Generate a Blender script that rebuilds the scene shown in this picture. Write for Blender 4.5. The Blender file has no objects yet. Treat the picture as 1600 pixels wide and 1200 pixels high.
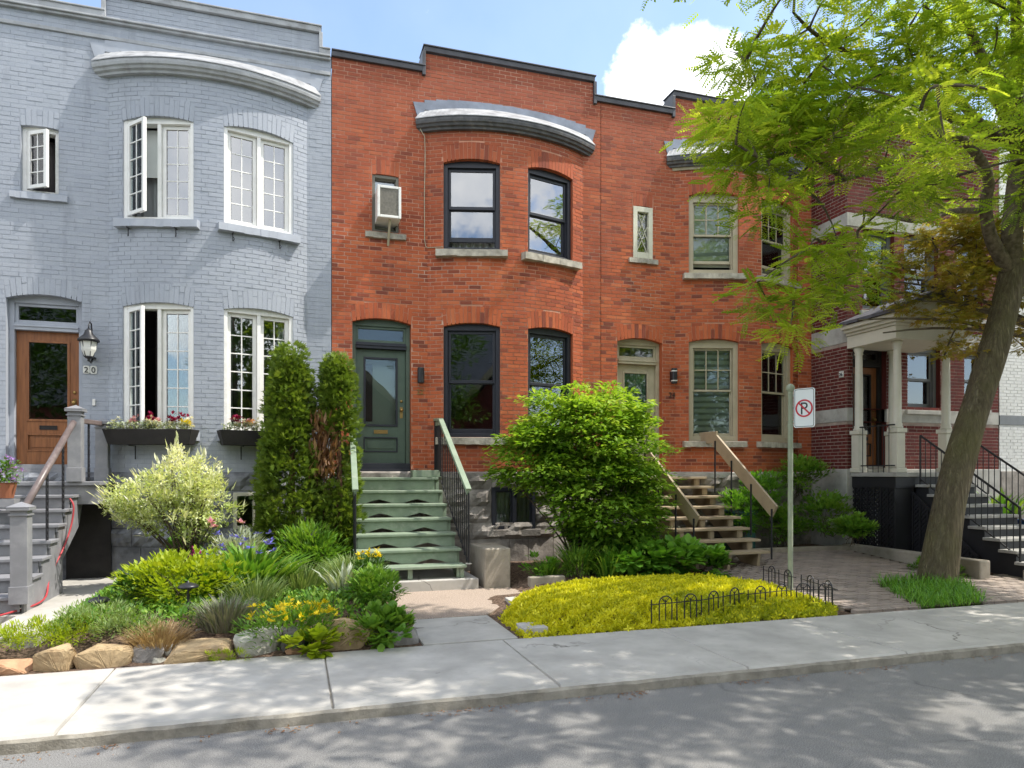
import bpy, bmesh, math, random
import numpy as np
from mathutils import Matrix, Vector
random.seed(7); rng = np.random.default_rng(7)
S = bpy.context.scene
COL = S.collection
R = math.radians
# ------------------------------------------------------------------ camera
F, CX, HZ, HC = 1098.0, 800.0, 740.0, 1.7      # focal length (px of the 1600 px photo), principal x, horizon y, eye height
TH = R(17.2)
cam_d = bpy.data.cameras.new('camera'); cam = bpy.data.objects.new('camera', cam_d); COL.objects.link(cam)
cam.location = (0, 0, HC); cam.rotation_euler = (R(90), 0, -TH)
cam_d.sensor_width = 36; cam_d.lens = F / 1600 * 36; cam_d.shift_y = (HZ - 600) / 1600
cam_d.clip_end = 2000; cam_d.clip_start = .05
S.camera = cam
# ------------------------------------------------------------------ sun, sky, exposure
SUN_EL, SUN_OFF = R(57), R(15.5)                  # elevation; angle out of the facade plane (sun stands to the right, in front)
sdir = Vector((math.cos(SUN_EL) * math.cos(SUN_OFF), -math.cos(SUN_EL) * math.sin(SUN_OFF), math.sin(SUN_EL)))
sun_d = bpy.data.lights.new('sun', 'SUN'); sun = bpy.data.objects.new('sun', sun_d); COL.objects.link(sun)
sun_d.energy = 3.05; sun_d.angle = R(.55); sun_d.color = (1.0, .95, .86)
sun.location = (20, -10, 40); sun.rotation_euler = sdir.to_track_quat('Z', 'Y').to_euler()
W = bpy.data.worlds.new('World'); S.world = W; W.use_nodes = True
wt = W.node_tree; wt.nodes.clear()
def wn(t, **k):
    n = wt.nodes.new(t)
    for a, b in k.items(): setattr(n, a, b)
    return n
wl = wt.links.new
sky = wn('ShaderNodeTexSky', sky_type='NISHITA', sun_disc=False)
sky.sun_elevation = SUN_EL; sky.sun_rotation = math.atan2(sdir.x, sdir.y)
sky.air_density = 1.0; sky.dust_density = .8; sky.ozone_density = 1.6
tc = wn('ShaderNodeTexCoord'); nrm = wn('ShaderNodeVectorMath', operation='NORMALIZE'); wl(tc.outputs['Generated'], nrm.inputs[0])
noi = wn('ShaderNodeTexNoise'); noi.inputs['Scale'].default_value = 8; noi.inputs['Detail'].default_value = 9; noi.inputs['Roughness'].default_value = .6
wl(nrm.outputs[0], noi.inputs['Vector'])
acc = None
def cdir(az, el): return (math.sin(R(az)) * math.cos(R(el)), math.cos(R(az)) * math.cos(R(el)), math.sin(R(el)))
for az, el, rad in ((30.8, 27, 5.3), (66, 24, 12), (110, 40, 20), (150, 22, 18), (185, 34, 20), (222, 30, 22), (262, 36, 20), (310, 30, 20), (345, 52, 16), (130, 62, 15), (200, 60, 15)):
    d = wn('ShaderNodeVectorMath', operation='DOT_PRODUCT'); wl(nrm.outputs[0], d.inputs[0]); d.inputs[1].default_value = cdir(az, el)
    m = wn('ShaderNodeMapRange'); wl(d.outputs['Value'], m.inputs[0]); m.inputs[1].default_value = math.cos(R(rad * 1.35)); m.inputs[2].default_value = math.cos(R(rad * .25))
    if acc is None: acc = m.outputs[0]
    else:
        x = wn('ShaderNodeMath', operation='MAXIMUM'); wl(acc, x.inputs[0]); wl(m.outputs[0], x.inputs[1]); acc = x.outputs[0]
ad = wn('ShaderNodeMath', operation='MULTIPLY_ADD'); wl(noi.outputs['Fac'], ad.inputs[0]); ad.inputs[1].default_value = 1.9; wl(acc, ad.inputs[2])
cm = wn('ShaderNodeMapRange'); cm.interpolation_type = 'SMOOTHSTEP'; wl(ad.outputs[0], cm.inputs[0]); cm.inputs[1].default_value = 1.30; cm.inputs[2].default_value = 1.52; cm.inputs[3].default_value = .05
noi2 = wn('ShaderNodeTexNoise'); noi2.inputs['Scale'].default_value = 9; noi2.inputs['Detail'].default_value = 6; wl(nrm.outputs[0], noi2.inputs['Vector'])
ccr = wn('ShaderNodeValToRGB'); wl(noi2.outputs['Fac'], ccr.inputs[0])
ccr.color_ramp.elements[0].position = .32; ccr.color_ramp.elements[0].color = (4.4, 4.8, 5.5, 1)
ccr.color_ramp.elements[1].position = .6; ccr.color_ramp.elements[1].color = (7.2, 7.25, 7.3, 1)
mx = wn('ShaderNodeMix', data_type='RGBA'); wl(cm.outputs[0], mx.inputs[0]); wl(sky.outputs[0], mx.inputs[6]); wl(ccr.outputs[0], mx.inputs[7])
bg = wn('ShaderNodeBackground'); bg.inputs[1].default_value = .15; wl(mx.outputs[2], bg.inputs[0])
wo = wn('ShaderNodeOutputWorld'); wl(bg.outputs[0], wo.inputs[0])
S.view_settings.view_transform = 'Standard'; S.view_settings.look = 'None'; S.view_settings.gamma = 1
S.view_settings.use_curve_mapping = False; S.view_settings.exposure = 1.10
S.cycles.max_bounces = 8; S.cycles.transparent_max_bounces = 16; S.cycles.diffuse_bounces = 4; S.cycles.glossy_bounces = 3; S.cycles.use_denoising = True
S.cycles.caustics_reflective = False; S.cycles.caustics_refractive = False
# ------------------------------------------------------------------ geometry of the photograph: pixel -> point on a plane
def ray(u, v):
    a = (u - CX) / F
    return Vector((math.sin(TH) + a * math.cos(TH), math.cos(TH) - a * math.sin(TH), (HZ - v) / F))
def atY(u, v, Y):
    r = ray(u, v); k = Y / r.y; return Vector((r.x * k, Y, HC + r.z * k))
def atZ(u, v, Z=0.0):
    r = ray(u, v); k = (Z - HC) / r.z; return Vector((r.x * k, r.y * k, Z))
def proj(p):
    x, y, z = p[0], p[1], p[2] - HC
    D = x * math.sin(TH) + y * math.cos(TH); L = x * math.cos(TH) - y * math.sin(TH)
    return CX + F * L / D, HZ - F * z / D, D
# ------------------------------------------------------------------ objects
WM = {}
ID = Matrix.Identity(4)
def link(o, parent=None, M=None):
    COL.objects.link(o); M = ID.copy() if M is None else M
    if parent is not None:
        o.parent = parent; o.matrix_parent_inverse = WM[parent.name].inverted()
    o.matrix_basis = M; WM[o.name] = M
    return o
def tag(o, label, cat, group=None):
    o['label'] = label; o['category'] = cat
    if group: o['group'] = group
    return o
def thing(name, label, cat, loc=(0, 0, 0), group=None):
    o = bpy.data.objects.new(name, None); o.empty_display_size = .2
    link(o, None, Matrix.Translation(Vector(loc))); return tag(o, label, cat, group)
class MB:
    def __init__(s): s.v = []; s.f = []; s.t = []
    def add(s, vs, fs, t=.5):
        n = len(s.v); s.v += [tuple(q) for q in vs]; s.f += [tuple(i + n for i in q) for q in fs]; s.t += [t] * len(fs); return s
    def hexa(s, p, t=.5, back=True):     # p: 8 points, 0-3 bottom ring, 4-7 top ring
        fs = [(0, 1, 5, 4), (1, 2, 6, 5), (3, 0, 4, 7), (4, 5, 6, 7), (3, 2, 1, 0)]
        if back: fs.append((2, 3, 7, 6))
        return s.add(p, fs, t)
    def box(s, x0, x1, y0, y1, z0, z1, t=.5):
        return s.hexa([(x0, y0, z0), (x1, y0, z0), (x1, y1, z0), (x0, y1, z0), (x0, y0, z1), (x1, y0, z1), (x1, y1, z1), (x0, y1, z1)], t)
    def bar(s, a, b, w, h, t=.5, up=(0, 0, 1)):      # box beam from a to b, w across, h along up
        a = Vector(a); b = Vector(b); d = (b - a).normalized(); u = Vector(up); x = d.cross(u)
        if x.length < 1e-4: x = d.cross(Vector((0, 1, 0)))
        x.normalize(); u = x.cross(d).normalized(); x = x * w / 2; u = u * h / 2
        return s.hexa([a - x - u, b - x - u, b + x - u, a + x - u, a - x + u, b - x + u, b + x + u, a + x + u], t)
    def tube(s, pts, rad, n=8, t=.5, cap=True):
        pts = [Vector(p) for p in pts]; rad = rad if hasattr(rad, '__len__') else [rad] * len(pts)
        vs = []; fs = []; px = None
        for i, p in enumerate(pts):
            d = (pts[min(i + 1, len(pts) - 1)] - pts[max(i - 1, 0)]).normalized()
            if px is None: px = d.orthogonal().normalized()
            px = (px - d * px.dot(d)).normalized(); py = d.cross(px)
            for k in range(n):
                a = 2 * math.pi * k / n; vs.append(p + (px * math.cos(a) + py * math.sin(a)) * rad[i])
        for i in range(len(pts) - 1):
            for k in range(n): fs.append((i * n + k, i * n + (k + 1) % n, (i + 1) * n + (k + 1) % n, (i + 1) * n + k))
        if cap: fs += [tuple(range(n - 1, -1, -1)), tuple(range((len(pts) - 1) * n, len(pts) * n))]
        return s.add(vs, fs, t)
    def lathe(s, prof, c, n=16, t=.5):               # prof: (r, z) list
        vs = []; fs = []
        for r, z in prof:
            for k in range(n):
                a = 2 * math.pi * k / n; vs.append((c[0] + r * math.cos(a), c[1] + r * math.sin(a), c[2] + z))
        for i in range(len(prof) - 1):
            for k in range(n): fs.append((i * n + k, i * n + (k + 1) % n, (i + 1) * n + (k + 1) % n, (i + 1) * n + k))
        fs += [tuple(range(n - 1, -1, -1)), tuple(range((len(prof) - 1) * n, len(prof) * n))]
        return s.add(vs, fs, t)
    def slab(s, pts, z0, z1, t=.5):                  # vertical prism over a plan polygon (counter-clockwise)
        n = len(pts); vs = [(p[0], p[1], z0) for p in pts] + [(p[0], p[1], z1) for p in pts]
        fs = [(i, (i + 1) % n, n + (i + 1) % n, n + i) for i in range(n)] + [tuple(range(n - 1, -1, -1)), tuple(range(n, 2 * n))]
        return s.add(vs, fs, t)
    def extr(s, pts, y0, y1, t=.5):                  # prism of an x-z polygon between y0 and y1
        n = len(pts); vs = [(p[0], y0, p[1]) for p in pts] + [(p[0], y1, p[1]) for p in pts]
        fs = [(i, (i + 1) % n, n + (i + 1) % n, n + i) for i in range(n)] + [tuple(range(n - 1, -1, -1)), tuple(range(n, 2 * n))]
        return s.add(vs, fs, t)
    def extx(s, pts, x0, x1, t=.5):                  # prism of a y-z polygon between x0 and x1
        n = len(pts); vs = [(x0, p[0], p[1]) for p in pts] + [(x1, p[0], p[1]) for p in pts]
        fs = [(i, (i + 1) % n, n + (i + 1) % n, n + i) for i in range(n)] + [tuple(range(n - 1, -1, -1)), tuple(range(n, 2 * n))]
        return s.add(vs, fs, t)
    def mesh(s, name):
        me = bpy.data.meshes.new(name); me.from_pydata(s.v, [], s.f)
        a = me.attributes.new('tint', 'FLOAT', 'FACE'); a.data.foreach_set('value', np.array(s.t, np.float32))
        return me
    def build(s, name, mat, parent=None, M=None, smooth=False, bevel=0, fix=True, kind=None):
        me = s.mesh(name)
        if fix:
            bm = bmesh.new(); bm.from_mesh(me); bmesh.ops.recalc_face_normals(bm, faces=bm.faces); bm.to_mesh(me); bm.free()
        me.materials.append(MAT[mat])
        if smooth: me.polygons.foreach_set('use_smooth', [True] * len(me.polygons))
        o = bpy.data.objects.new(name, me); link(o, parent, M)
        if bevel:
            b = o.modifiers.new('bevel', 'BEVEL'); b.width = bevel; b.segments = 2; b.limit_method = 'ANGLE'
        if kind: o['kind'] = kind
        return o
def part(name, mat, parent, fn, M=None, **k):
    m = MB(); fn(m); return m.build(name, mat, parent, M, **k)
def boxp(name, mat, parent, x0, x1, y0, y1, z0, z1, M=None, bevel=.004):
    return MB().box(x0, x1, y0, y1, z0, z1, random.random()).build(name, mat, parent, M, bevel=bevel, fix=False)
# ------------------------------------------------------------------ materials
MAT = {}
def mk(name):
    m = bpy.data.materials.new(name); m.use_nodes = True; t = m.node_tree
    b = t.nodes['Principled BSDF']; MAT[name] = m
    return m, t, b
def nd(t, k, **kw):
    n = t.nodes.new(k)
    for a, b in kw.items(): setattr(n, a, b)
    return n
def coords(t, scale=(1, 1, 1), kind='Object'):
    c = nd(t, 'ShaderNodeTexCoord'); m = nd(t, 'ShaderNodeMapping'); m.inputs['Scale'].default_value = scale
    t.links.new(c.outputs[kind], m.inputs[0]); return m.outputs[0]
def world_pos(t, scale=(1, 1, 1)):
    c = nd(t, 'ShaderNodeNewGeometry'); m = nd(t, 'ShaderNodeMapping'); m.inputs['Scale'].default_value = scale
    t.links.new(c.outputs['Position'], m.inputs[0]); return m.outputs[0]
def noise(t, vec, scale, detail=5, rough=.55):
    n = nd(t, 'ShaderNodeTexNoise'); n.inputs['Scale'].default_value = scale; n.inputs['Detail'].default_value = detail; n.inputs['Roughness'].default_value = rough
    t.links.new(vec, n.inputs['Vector']); return n.outputs['Fac']
def ramp(t, fac, stops):
    r = nd(t, 'ShaderNodeValToRGB'); e = r.color_ramp.elements
    while len(e) < len(stops): e.new(.5)
    for q, (p, c) in zip(e, stops): q.position = p; q.color = (*c, 1)
    t.links.new(fac, r.inputs[0]); return r.outputs[0]
def mixc(t, fac, a, b, mode='MIX'):
    m = nd(t, 'ShaderNodeMix', data_type='RGBA', blend_type=mode)
    for i, q in ((0, fac), (6, a), (7, b)):
        if hasattr(q, 'links'): t.links.new(q, m.inputs[i])
        elif isinstance(q, (tuple, list)): m.inputs[i].default_value = (*q, 1)
        else: m.inputs[i].default_value = q
    return m.outputs[2]
def mapr(t, v, a, b, c=0, d=1):
    m = nd(t, 'ShaderNodeMapRange'); t.links.new(v, m.inputs[0])
    for i, q in enumerate((a, b, c, d)): m.inputs[i + 1].default_value = q
    return m.outputs[0]
def attr(t, n='tint'):
    a = nd(t, 'ShaderNodeAttribute'); a.attribute_name = n; return a.outputs['Fac']
def bump(t, b, h, strength=.3, dist=.01):
    n = nd(t, 'ShaderNodeBump'); n.inputs['Strength'].default_value = strength; n.inputs['Distance'].default_value = dist
    t.links.new(h, n.inputs['Height']); t.links.new(n.outputs[0], b.inputs['Normal'])
def plain(name, c, rough=.6, var=.12, scale=9, bmp=.15, metal=0, dirt=None, spec=.4, bscale=40):
    m, t, b = mk(name); v = world_pos(t)
    n1 = noise(t, v, scale, 6); lo = tuple(q * (1 - var * 1.6) for q in c); hi = tuple(min(1, q * (1 + var)) for q in c)
    col = ramp(t, n1, [(.3, lo), (.7, hi)])
    if dirt:
        n2 = noise(t, v, dirt[1], 8, .7); col = mixc(t, mapr(t, n2, .52, .72, 0, dirt[2]), col, dirt[0])
    t.links.new(col, b.inputs['Base Color']); b.inputs['Roughness'].default_value = rough; b.inputs['Metallic'].default_value = metal
    b.inputs['Specular IOR Level'].default_value = spec
    if bmp: bump(t, b, noise(t, v, bscale, 6, .65), bmp, .01)
    return m
def brickmat(name, cols, stain, stainamt, zdark=None, rough=.85, bmp=.35):
    m, t, b = mk(name); v = world_pos(t)
    col = ramp(t, attr(t), [(i / (len(cols) - 1), c) for i, c in enumerate(cols)])
    n1 = noise(t, world_pos(t, (1.0, 1.0, .55)), 1.1, 6, .65)
    col = mixc(t, mapr(t, n1, .46, .68, 0, stainamt), col, stain)
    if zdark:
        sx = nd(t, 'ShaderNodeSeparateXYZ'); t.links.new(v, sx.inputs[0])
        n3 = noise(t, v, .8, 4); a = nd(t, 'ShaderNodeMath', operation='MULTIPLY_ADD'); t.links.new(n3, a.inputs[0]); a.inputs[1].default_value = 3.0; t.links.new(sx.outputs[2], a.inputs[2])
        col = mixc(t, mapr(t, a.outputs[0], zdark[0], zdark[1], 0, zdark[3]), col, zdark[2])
    st_ = noise(t, world_pos(t, (5, 5, .35)), 1.6, 5, .6); col = mixc(t, mapr(t, st_, .60, .80, 0, .3), col, tuple(min(.8, q * 1.1 + .12) for q in cols[len(cols) // 2]))
    st2 = noise(t, world_pos(t, (4, 4, .5)), 1.1, 6, .65); col = mixc(t, mapr(t, st2, .56, .76, 0, .5), col, tuple(q * .45 for q in cols[len(cols) // 2]))
    fine = noise(t, v, 60, 5, .7)
    col = mixc(t, mapr(t, fine, .3, .75, .0, .35), col, tuple(q * .55 for q in cols[len(cols) // 2]))
    t.links.new(col, b.inputs['Base Color']); b.inputs['Roughness'].default_value = rough; b.inputs['Specular IOR Level'].default_value = .25
    bump(t, b, noise(t, v, 45, 6, .7), bmp, .008)
    return m
brickmat('brick_orange', [(.17, .052, .038), (.30, .076, .040), (.44, .104, .043), (.47, .115, .046), (.51, .128, .050), (.44, .104, .044), (.48, .118, .048), (.53, .142, .058), (.55, .165, .07)], (.23, .055, .032), .7, (7.3, 10.4, (.26, .080, .052), .8))
brickmat('brick_dark', [(.130, .026, .021), (.17, .034, .026), (.105, .022, .02), (.15, .032, .028)], (.075, .02, .02), .45)
brickmat('brick_grey', [(.355, .384, .434), (.385, .412, .465), (.34, .368, .424)], (.28, .30, .345), .4, rough=.55, bmp=.25)
brickmat('brick_white', [(.72, .72, .70), (.78, .78, .76)], (.55, .55, .53), .4, rough=.6, bmp=.2)
brickmat('paver', [(.33, .27, .23), (.39, .32, .27), (.29, .24, .21), (.37, .31, .265)], (.19, .155, .135), .5)
plain('mortar_orange', (.50, .25, .17), .95, .2, 1.3, .3, dirt=((.66, .50, .41), 1.1, .9), spec=.1)
plain('mortar_dark', (.36, .29, .25), .95, .2, 6, .3, spec=.1)
plain('mortar_grey', (.318, .342, .388), .6, .1, 6, .3, spec=.25)
plain('mortar_white', (.6, .6, .58), .8, .1, 6, .3)
plain('grey_paint', (.355, .38, .43), .55, .07, 4, .12, dirt=((.25, .26, .28), 2.5, .35))
plain('grey_cornice', (.36, .37, .385), .6, .12, 5, .3, dirt=((.16, .15, .14), 4, .7))
plain('sill_stone', (.40, .37, .31), .9, .25, 8, .5, dirt=((.16, .14, .11), 5, .6), spec=.2)
plain('stone_dark_grey', (.25, .26, .285), .85, .35, 3, .9, dirt=((.09, .09, .10), 2.2, .7), spec=.3, bscale=22)
plain('stone_brown_grey', (.33, .30, .27), .9, .35, 3, .9, dirt=((.10, .085, .075), 2.5, .7), spec=.2, bscale=22)
plain('stone_pale', (.42, .41, .38), .9, .15, 4, .5, dirt=((.2, .19, .17), 3, .6), spec=.2)
plain('metal_dark', (.055, .056, .065), .45, .2, 5, .1, dirt=((.10, .10, .11), 4, .6))
plain('lead_flashing', (.20, .225, .28), .5, .15, 5, .15, dirt=((.10, .11, .13), 3, .6), metal=.2)
plain('roof_sheet', (.36, .365, .375), .6, .25, 4, .3, dirt=((.13, .13, .135), 5, .8))
plain('cornice_dark', (.085, .085, .09), .6, .25, 7, .3, dirt=((.30, .27, .23), 9, .5))
plain('cornice_tan', (.40, .35, .25), .6, .15, 7, .2)
plain('frame_black', (.024, .026, .036), .4, .1, 5, .05)
plain('frame_white', (.80, .79, .76), .4, .03, 5, .04, dirt=((.5, .48, .44), 6, .3))
plain('frame_tan', (.43, .38, .275), .5, .06, 5, .06, dirt=((.28, .24, .17), 6, .35))
plain('frame_cream', (.62, .60, .48), .5, .08, 5, .08, dirt=((.38, .36, .28), 6, .4))
plain('frame_olive', (.135, .13, .105), .5, .1, 5, .08)
plain('frame_slate', (.17, .18, .19), .5, .1, 5, .08)
plain('door_green', (.085, .125, .092), .4, .08, 5, .06, dirt=((.045, .075, .05), 4, .4))
plain('step_green', (.22, .28, .20), .55, .1, 5, .12, dirt=((.33, .36, .29), 6, .7))
plain('step_tan', (.38, .30, .20), .6, .12, 5, .15, dirt=((.22, .165, .11), 5, .55))
plain('step_grey', (.235, .235, .25), .5, .08, 5, .08, dirt=((.36, .35, .35), 5, .4))
plain('step_stone', (.36, .35, .33), .85, .12, 6, .3, dirt=((.2, .19, .18), 4, .5))
plain('iron', (.016, .016, .019), .45, .1, 8, .1)
plain('rail_brown', (.15, .115, .11), .35, .15, 9, .08, dirt=((.30, .26, .25), 5, .5))
plain('plank_dark', (.025, .022, .021), .8, .2, 6, .2)
plain('lattice_black', (.018, .018, .022), .5, .1, 6, .1)
plain('white_trim', (.62, .59, .50), .55, .06, 5, .06, dirt=((.42, .39, .32), 5, .4))
plain('white_plastic', (.74, .73, .69), .45, .05, 6, .05, dirt=((.45, .40, .32), 5, .5))
plain('grille', (.26, .24, .20), .6, .2, 30, .1)
plain('brass', (.36, .23, .08), .3, .1, 9, .05, metal=.8)
plain('black_metal', (.022, .022, .025), .35, .1, 8, .08)
plain('frosted', (.70, .70, .66), .3, .04, 9, .02)
plain('pole_green', (.30, .33, .245), .5, .1, 6, .12, dirt=((.45, .45, .36), 7, .5))
plain('sign_white', (.80, .82, .84), .35, .02, 6, 0)
plain('sign_red', (.55, .012, .03), .4, .04, 6, 0)
plain('sign_black', (.012, .018, .018), .4, .05, 6, 0)
plain('concrete', (.45, .43, .395), .9, .13, 2.2, .35, dirt=((.34, .32, .29), 3.5, .5), spec=.2, bscale=90)
plain('concrete_old', (.35, .31, .255), .95, .2, 3, .6, dirt=((.14, .12, .095), 3, .7), spec=.15, bscale=50)
plain('concrete_edge', (.30, .275, .23), .95, .22, 6, .7, dirt=((.13, .115, .09), 5, .7), spec=.15, bscale=60)
plain('aggregate', (.40, .32, .26), .95, .35, 60, .6, dirt=((.27, .22, .18), 2.5, .5), spec=.2, bscale=140)
plain('soil', (.085, .06, .045), 1, .5, 18, 1.0, dirt=((.20, .15, .11), 30, .6), spec=.1, bscale=60)
plain('mulch', (.16, .11, .08), 1, .5, 30, 1.0, dirt=((.06, .042, .03), 10, .7), spec=.1, bscale=70)
plain('asphalt', (.235, .23, .222), .9, .42, 130, .7, dirt=((.30, .285, .26), 1.2, .6), spec=.25, bscale=190)
plain('grass_far', (.05, .085, .02), .9, .4, 3, .6)
plain('interior', (.5, .46, .42), .8, .05, 3, 0)
plain('curtain', (.70, .70, .68), .8, .04, 3, 0)
plain('blind_pale', (.56, .58, .50), .8, .05, 3, 0)
plain('blind_grey', (.34, .35, .35), .8, .05, 3, 0)
plain('shade_teal', (.20, .36, .32), .7, .05, 3, 0)
plain('room_brown', (.12, .10, .10), .8, .1, 3, 0)
plain('room_dark', (.03, .03, .03), .9, .05, 3, 0)
plain('terracotta', (.30, .11, .055), .8, .1, 8, .1)
plain('red_cord', (.42, .05, .06), .5, .05, 8, 0)
plain('blue_bin', (.025, .06, .22), .4, .08, 6, .05)
plain('teal_bin', (.03, .12, .11), .5, .08, 6, .05)
plain('slate', (.10, .10, .115), .7, .3, 6, .4)
plain('stucco', (.42, .33, .25), .9, .1, 4, .2)
plain('twig', (.10, .075, .05), .9, .3, 20, .5)
plain('twig_brown', (.16, .085, .05), .9, .35, 25, .5)
plain('limb', (.13, .105, .075), .95, .35, 14, .9, spec=.15)
for n_, c_, d_ in (('rock_tan', (.42, .31, .18), (.22, .14, .075)), ('rock_grey', (.27, .255, .24), (.13, .12, .11)), ('rock_pale', (.46, .45, .39), (.26, .25, .19)), ('rock_orange', (.46, .27, .16), (.26, .14, .08)), ('rock_dark', (.19, .185, .165), (.10, .095, .08))):
    plain(n_, c_, .9, .22, 5, .8, dirt=(d_, 4, .75), spec=.2, bscale=28)
# varnished wood door
m, t, b = mk('door_wood'); v = world_pos(t, (14, 14, 1.2)); n = noise(t, v, 2.2, 6, .6)
t.links.new(ramp(t, n, [(.3, (.17, .062, .022)), (.55, (.26, .10, .036)), (.75, (.33, .135, .05))]), b.inputs['Base Color']); b.inputs['Roughness'].default_value = .4
# trunk bark
m, t, b = mk('bark'); v = coords(t, (1, 1, .075)); w = nd(t, 'ShaderNodeTexVoronoi'); w.feature = 'DISTANCE_TO_EDGE'; w.inputs['Scale'].default_value = 22
n = noise(t, v, 7, 7, .65); vm = nd(t, 'ShaderNodeVectorMath', operation='MULTIPLY_ADD'); t.links.new(v, vm.inputs[0]); vm.inputs[1].default_value = (1, 1, 1)
vs_ = nd(t, 'ShaderNodeVectorMath', operation='SCALE'); nc = nd(t, 'ShaderNodeTexNoise'); nc.inputs['Scale'].default_value = 5; t.links.new(v, nc.inputs['Vector']); t.links.new(nc.outputs['Color'], vs_.inputs[0]); vs_.inputs['Scale'].default_value = .12
t.links.new(vs_.outputs[0], vm.inputs[2]); t.links.new(vm.outputs[0], w.inputs['Vector'])
h0 = mapr(t, w.outputs['Distance'], 0, .3); nr = noise(t, coords(t, (1, 1, .11)), 24, 8, .7); hm = nd(t, 'ShaderNodeMath', operation='MULTIPLY'); t.links.new(mapr(t, nr, .35, .62), hm.inputs[0]); t.links.new(mapr(t, w.outputs['Distance'], -.12, .2), hm.inputs[1]); h = hm.outputs[0]
col = mixc(t, h, (.11, .088, .06), ramp(t, n, [(.3, (.24, .195, .12)), (.6, (.34, .29, .19)), (.8, (.42, .37, .27))]))
moss = noise(t, coords(t), 1.6, 5); col = mixc(t, mapr(t, moss, .45, .7, 0, .5), col, (.22, .21, .09))
t.links.new(col, b.inputs['Base Color']); b.inputs['Roughness'].default_value = .95; b.inputs['Specular IOR Level'].default_value = .15
bump(t, b, h, 1.0, .045)
# glass: a thin pane, part mirror and part clear by angle
def glass(name, base, tint=(.86, .92, .9)):
    m, t, b = mk(name); t.nodes.remove(b); out = t.nodes['Material Output']
    g = nd(t, 'ShaderNodeBsdfGlossy'); g.inputs['Roughness'].default_value = .015; g.inputs['Color'].default_value = (.95, .97, 1, 1)
    tr = nd(t, 'ShaderNodeBsdfTransparent'); tr.inputs['Color'].default_value = (*tint, 1)
    fr = nd(t, 'ShaderNodeFresnel'); fr.inputs['IOR'].default_value = base
    bn = nd(t, 'ShaderNodeBump'); bn.inputs['Strength'].default_value = .05; bn.inputs['Distance'].default_value = .02
    nn = noise(t, world_pos(t), 1.6, 2); t.links.new(nn, bn.inputs['Height']); t.links.new(bn.outputs[0], g.inputs['Normal'])
    mix = nd(t, 'ShaderNodeMixShader'); t.links.new(fr.outputs[0], mix.inputs[0]); t.links.new(tr.outputs[0], mix.inputs[1]); t.links.new(g.outputs[0], mix.inputs[2])
    t.links.new(mix.outputs[0], out.inputs[0])
glass('glass', 2.25); glass('glass_sky', 3.3); glass('glass_clear', 1.6)
# leaves: colour by leaf, light passes through
def leafmat(name, cols, trans=.35, rough=.5, spec=.3):
    m, t, b = mk(name); out = t.nodes['Material Output']
    col = ramp(t, attr(t), [(i / (len(cols) - 1), c) for i, c in enumerate(cols)])
    t.links.new(col, b.inputs['Base Color']); b.inputs['Roughness'].default_value = rough; b.inputs['Specular IOR Level'].default_value = spec
    tl = nd(t, 'ShaderNodeBsdfTranslucent'); tc2 = mixc(t, 1.0, col, (1.25, 1.2, .55), 'MULTIPLY'); t.links.new(tc2, tl.inputs['Color'])
    mix = nd(t, 'ShaderNodeMixShader'); mix.inputs[0].default_value = trans
    t.links.new(b.outputs[0], mix.inputs[1]); t.links.new(tl.outputs[0], mix.inputs[2]); t.links.new(mix.outputs[0], out.inputs[0])
leafmat('leaf_locust', [(.14, .24, .025), (.25, .37, .035), (.38, .48, .05), (.56, .60, .09)], .6)
leafmat('leaf_bronze', [(.17, .18, .03), (.27, .26, .04), (.36, .25, .05), (.40, .40, .06)], .5)
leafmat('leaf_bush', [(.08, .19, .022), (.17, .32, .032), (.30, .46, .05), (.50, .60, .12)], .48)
leafmat('leaf_willow', [(.22, .33, .07), (.40, .50, .16), (.66, .70, .40), (.80, .78, .66)], .35)
leafmat('leaf_cedar', [(.06, .115, .016), (.11, .18, .024), (.17, .25, .034), (.27, .33, .05)], .3)
leafmat('leaf_dry', [(.19, .085, .04), (.27, .14, .07), (.33, .2, .1)], .25)
leafmat('leaf_straw', [(.30, .19, .09), (.40, .27, .14), (.48, .35, .2)], .25)
leafmat('leaf_green', [(.06, .17, .022), (.11, .25, .03), (.18, .33, .04), (.27, .40, .06)], .38)
leafmat('leaf_deep', [(.04, .11, .018), (.07, .16, .024), (.11, .21, .03)], .3)
leafmat('leaf_lime', [(.19, .29, .015), (.31, .40, .02), (.42, .47, .03)], .4)
leafmat('leaf_sage', [(.15, .23, .07), (.22, .31, .10), (.32, .38, .17)], .3)
leafmat('leaf_grey', [(.15, .15, .12), (.22, .21, .17), (.16, .2, .09)], .25)
leafmat('leaf_silver', [(.25, .31, .20), (.38, .43, .32), (.5, .52, .42)], .3)
leafmat('leaf_hosta', [(.08, .23, .026), (.14, .32, .035), (.22, .42, .06)], .35, .4)
leafmat('leaf_sedum', [(.38, .40, .012), (.56, .55, .016), (.70, .67, .025), (.82, .78, .05)], .35)
leafmat('leaf_sedum_green', [(.24, .30, .014), (.38, .42, .018), (.50, .50, .025)], .35)
leafmat('leaf_across', [(.035, .085, .012), (.07, .14, .018), (.11, .19, .025)], .35)
leafmat('petal_yellow', [(.62, .48, .01), (.75, .62, .02)], .3)
leafmat('petal_blue', [(.10, .10, .42), (.17, .16, .52)], .3)
leafmat('petal_purple', [(.30, .17, .50), (.42, .26, .58)], .3)
leafmat('petal_magenta', [(.34, .03, .20), (.48, .05, .28)], .3)
leafmat('petal_pink', [(.60, .25, .34), (.68, .40, .45)], .3)
leafmat('petal_white', [(.72, .68, .58), (.78, .78, .70)], .3)
leafmat('petal_burgundy', [(.20, .006, .04), (.32, .01, .08)], .3)
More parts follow.
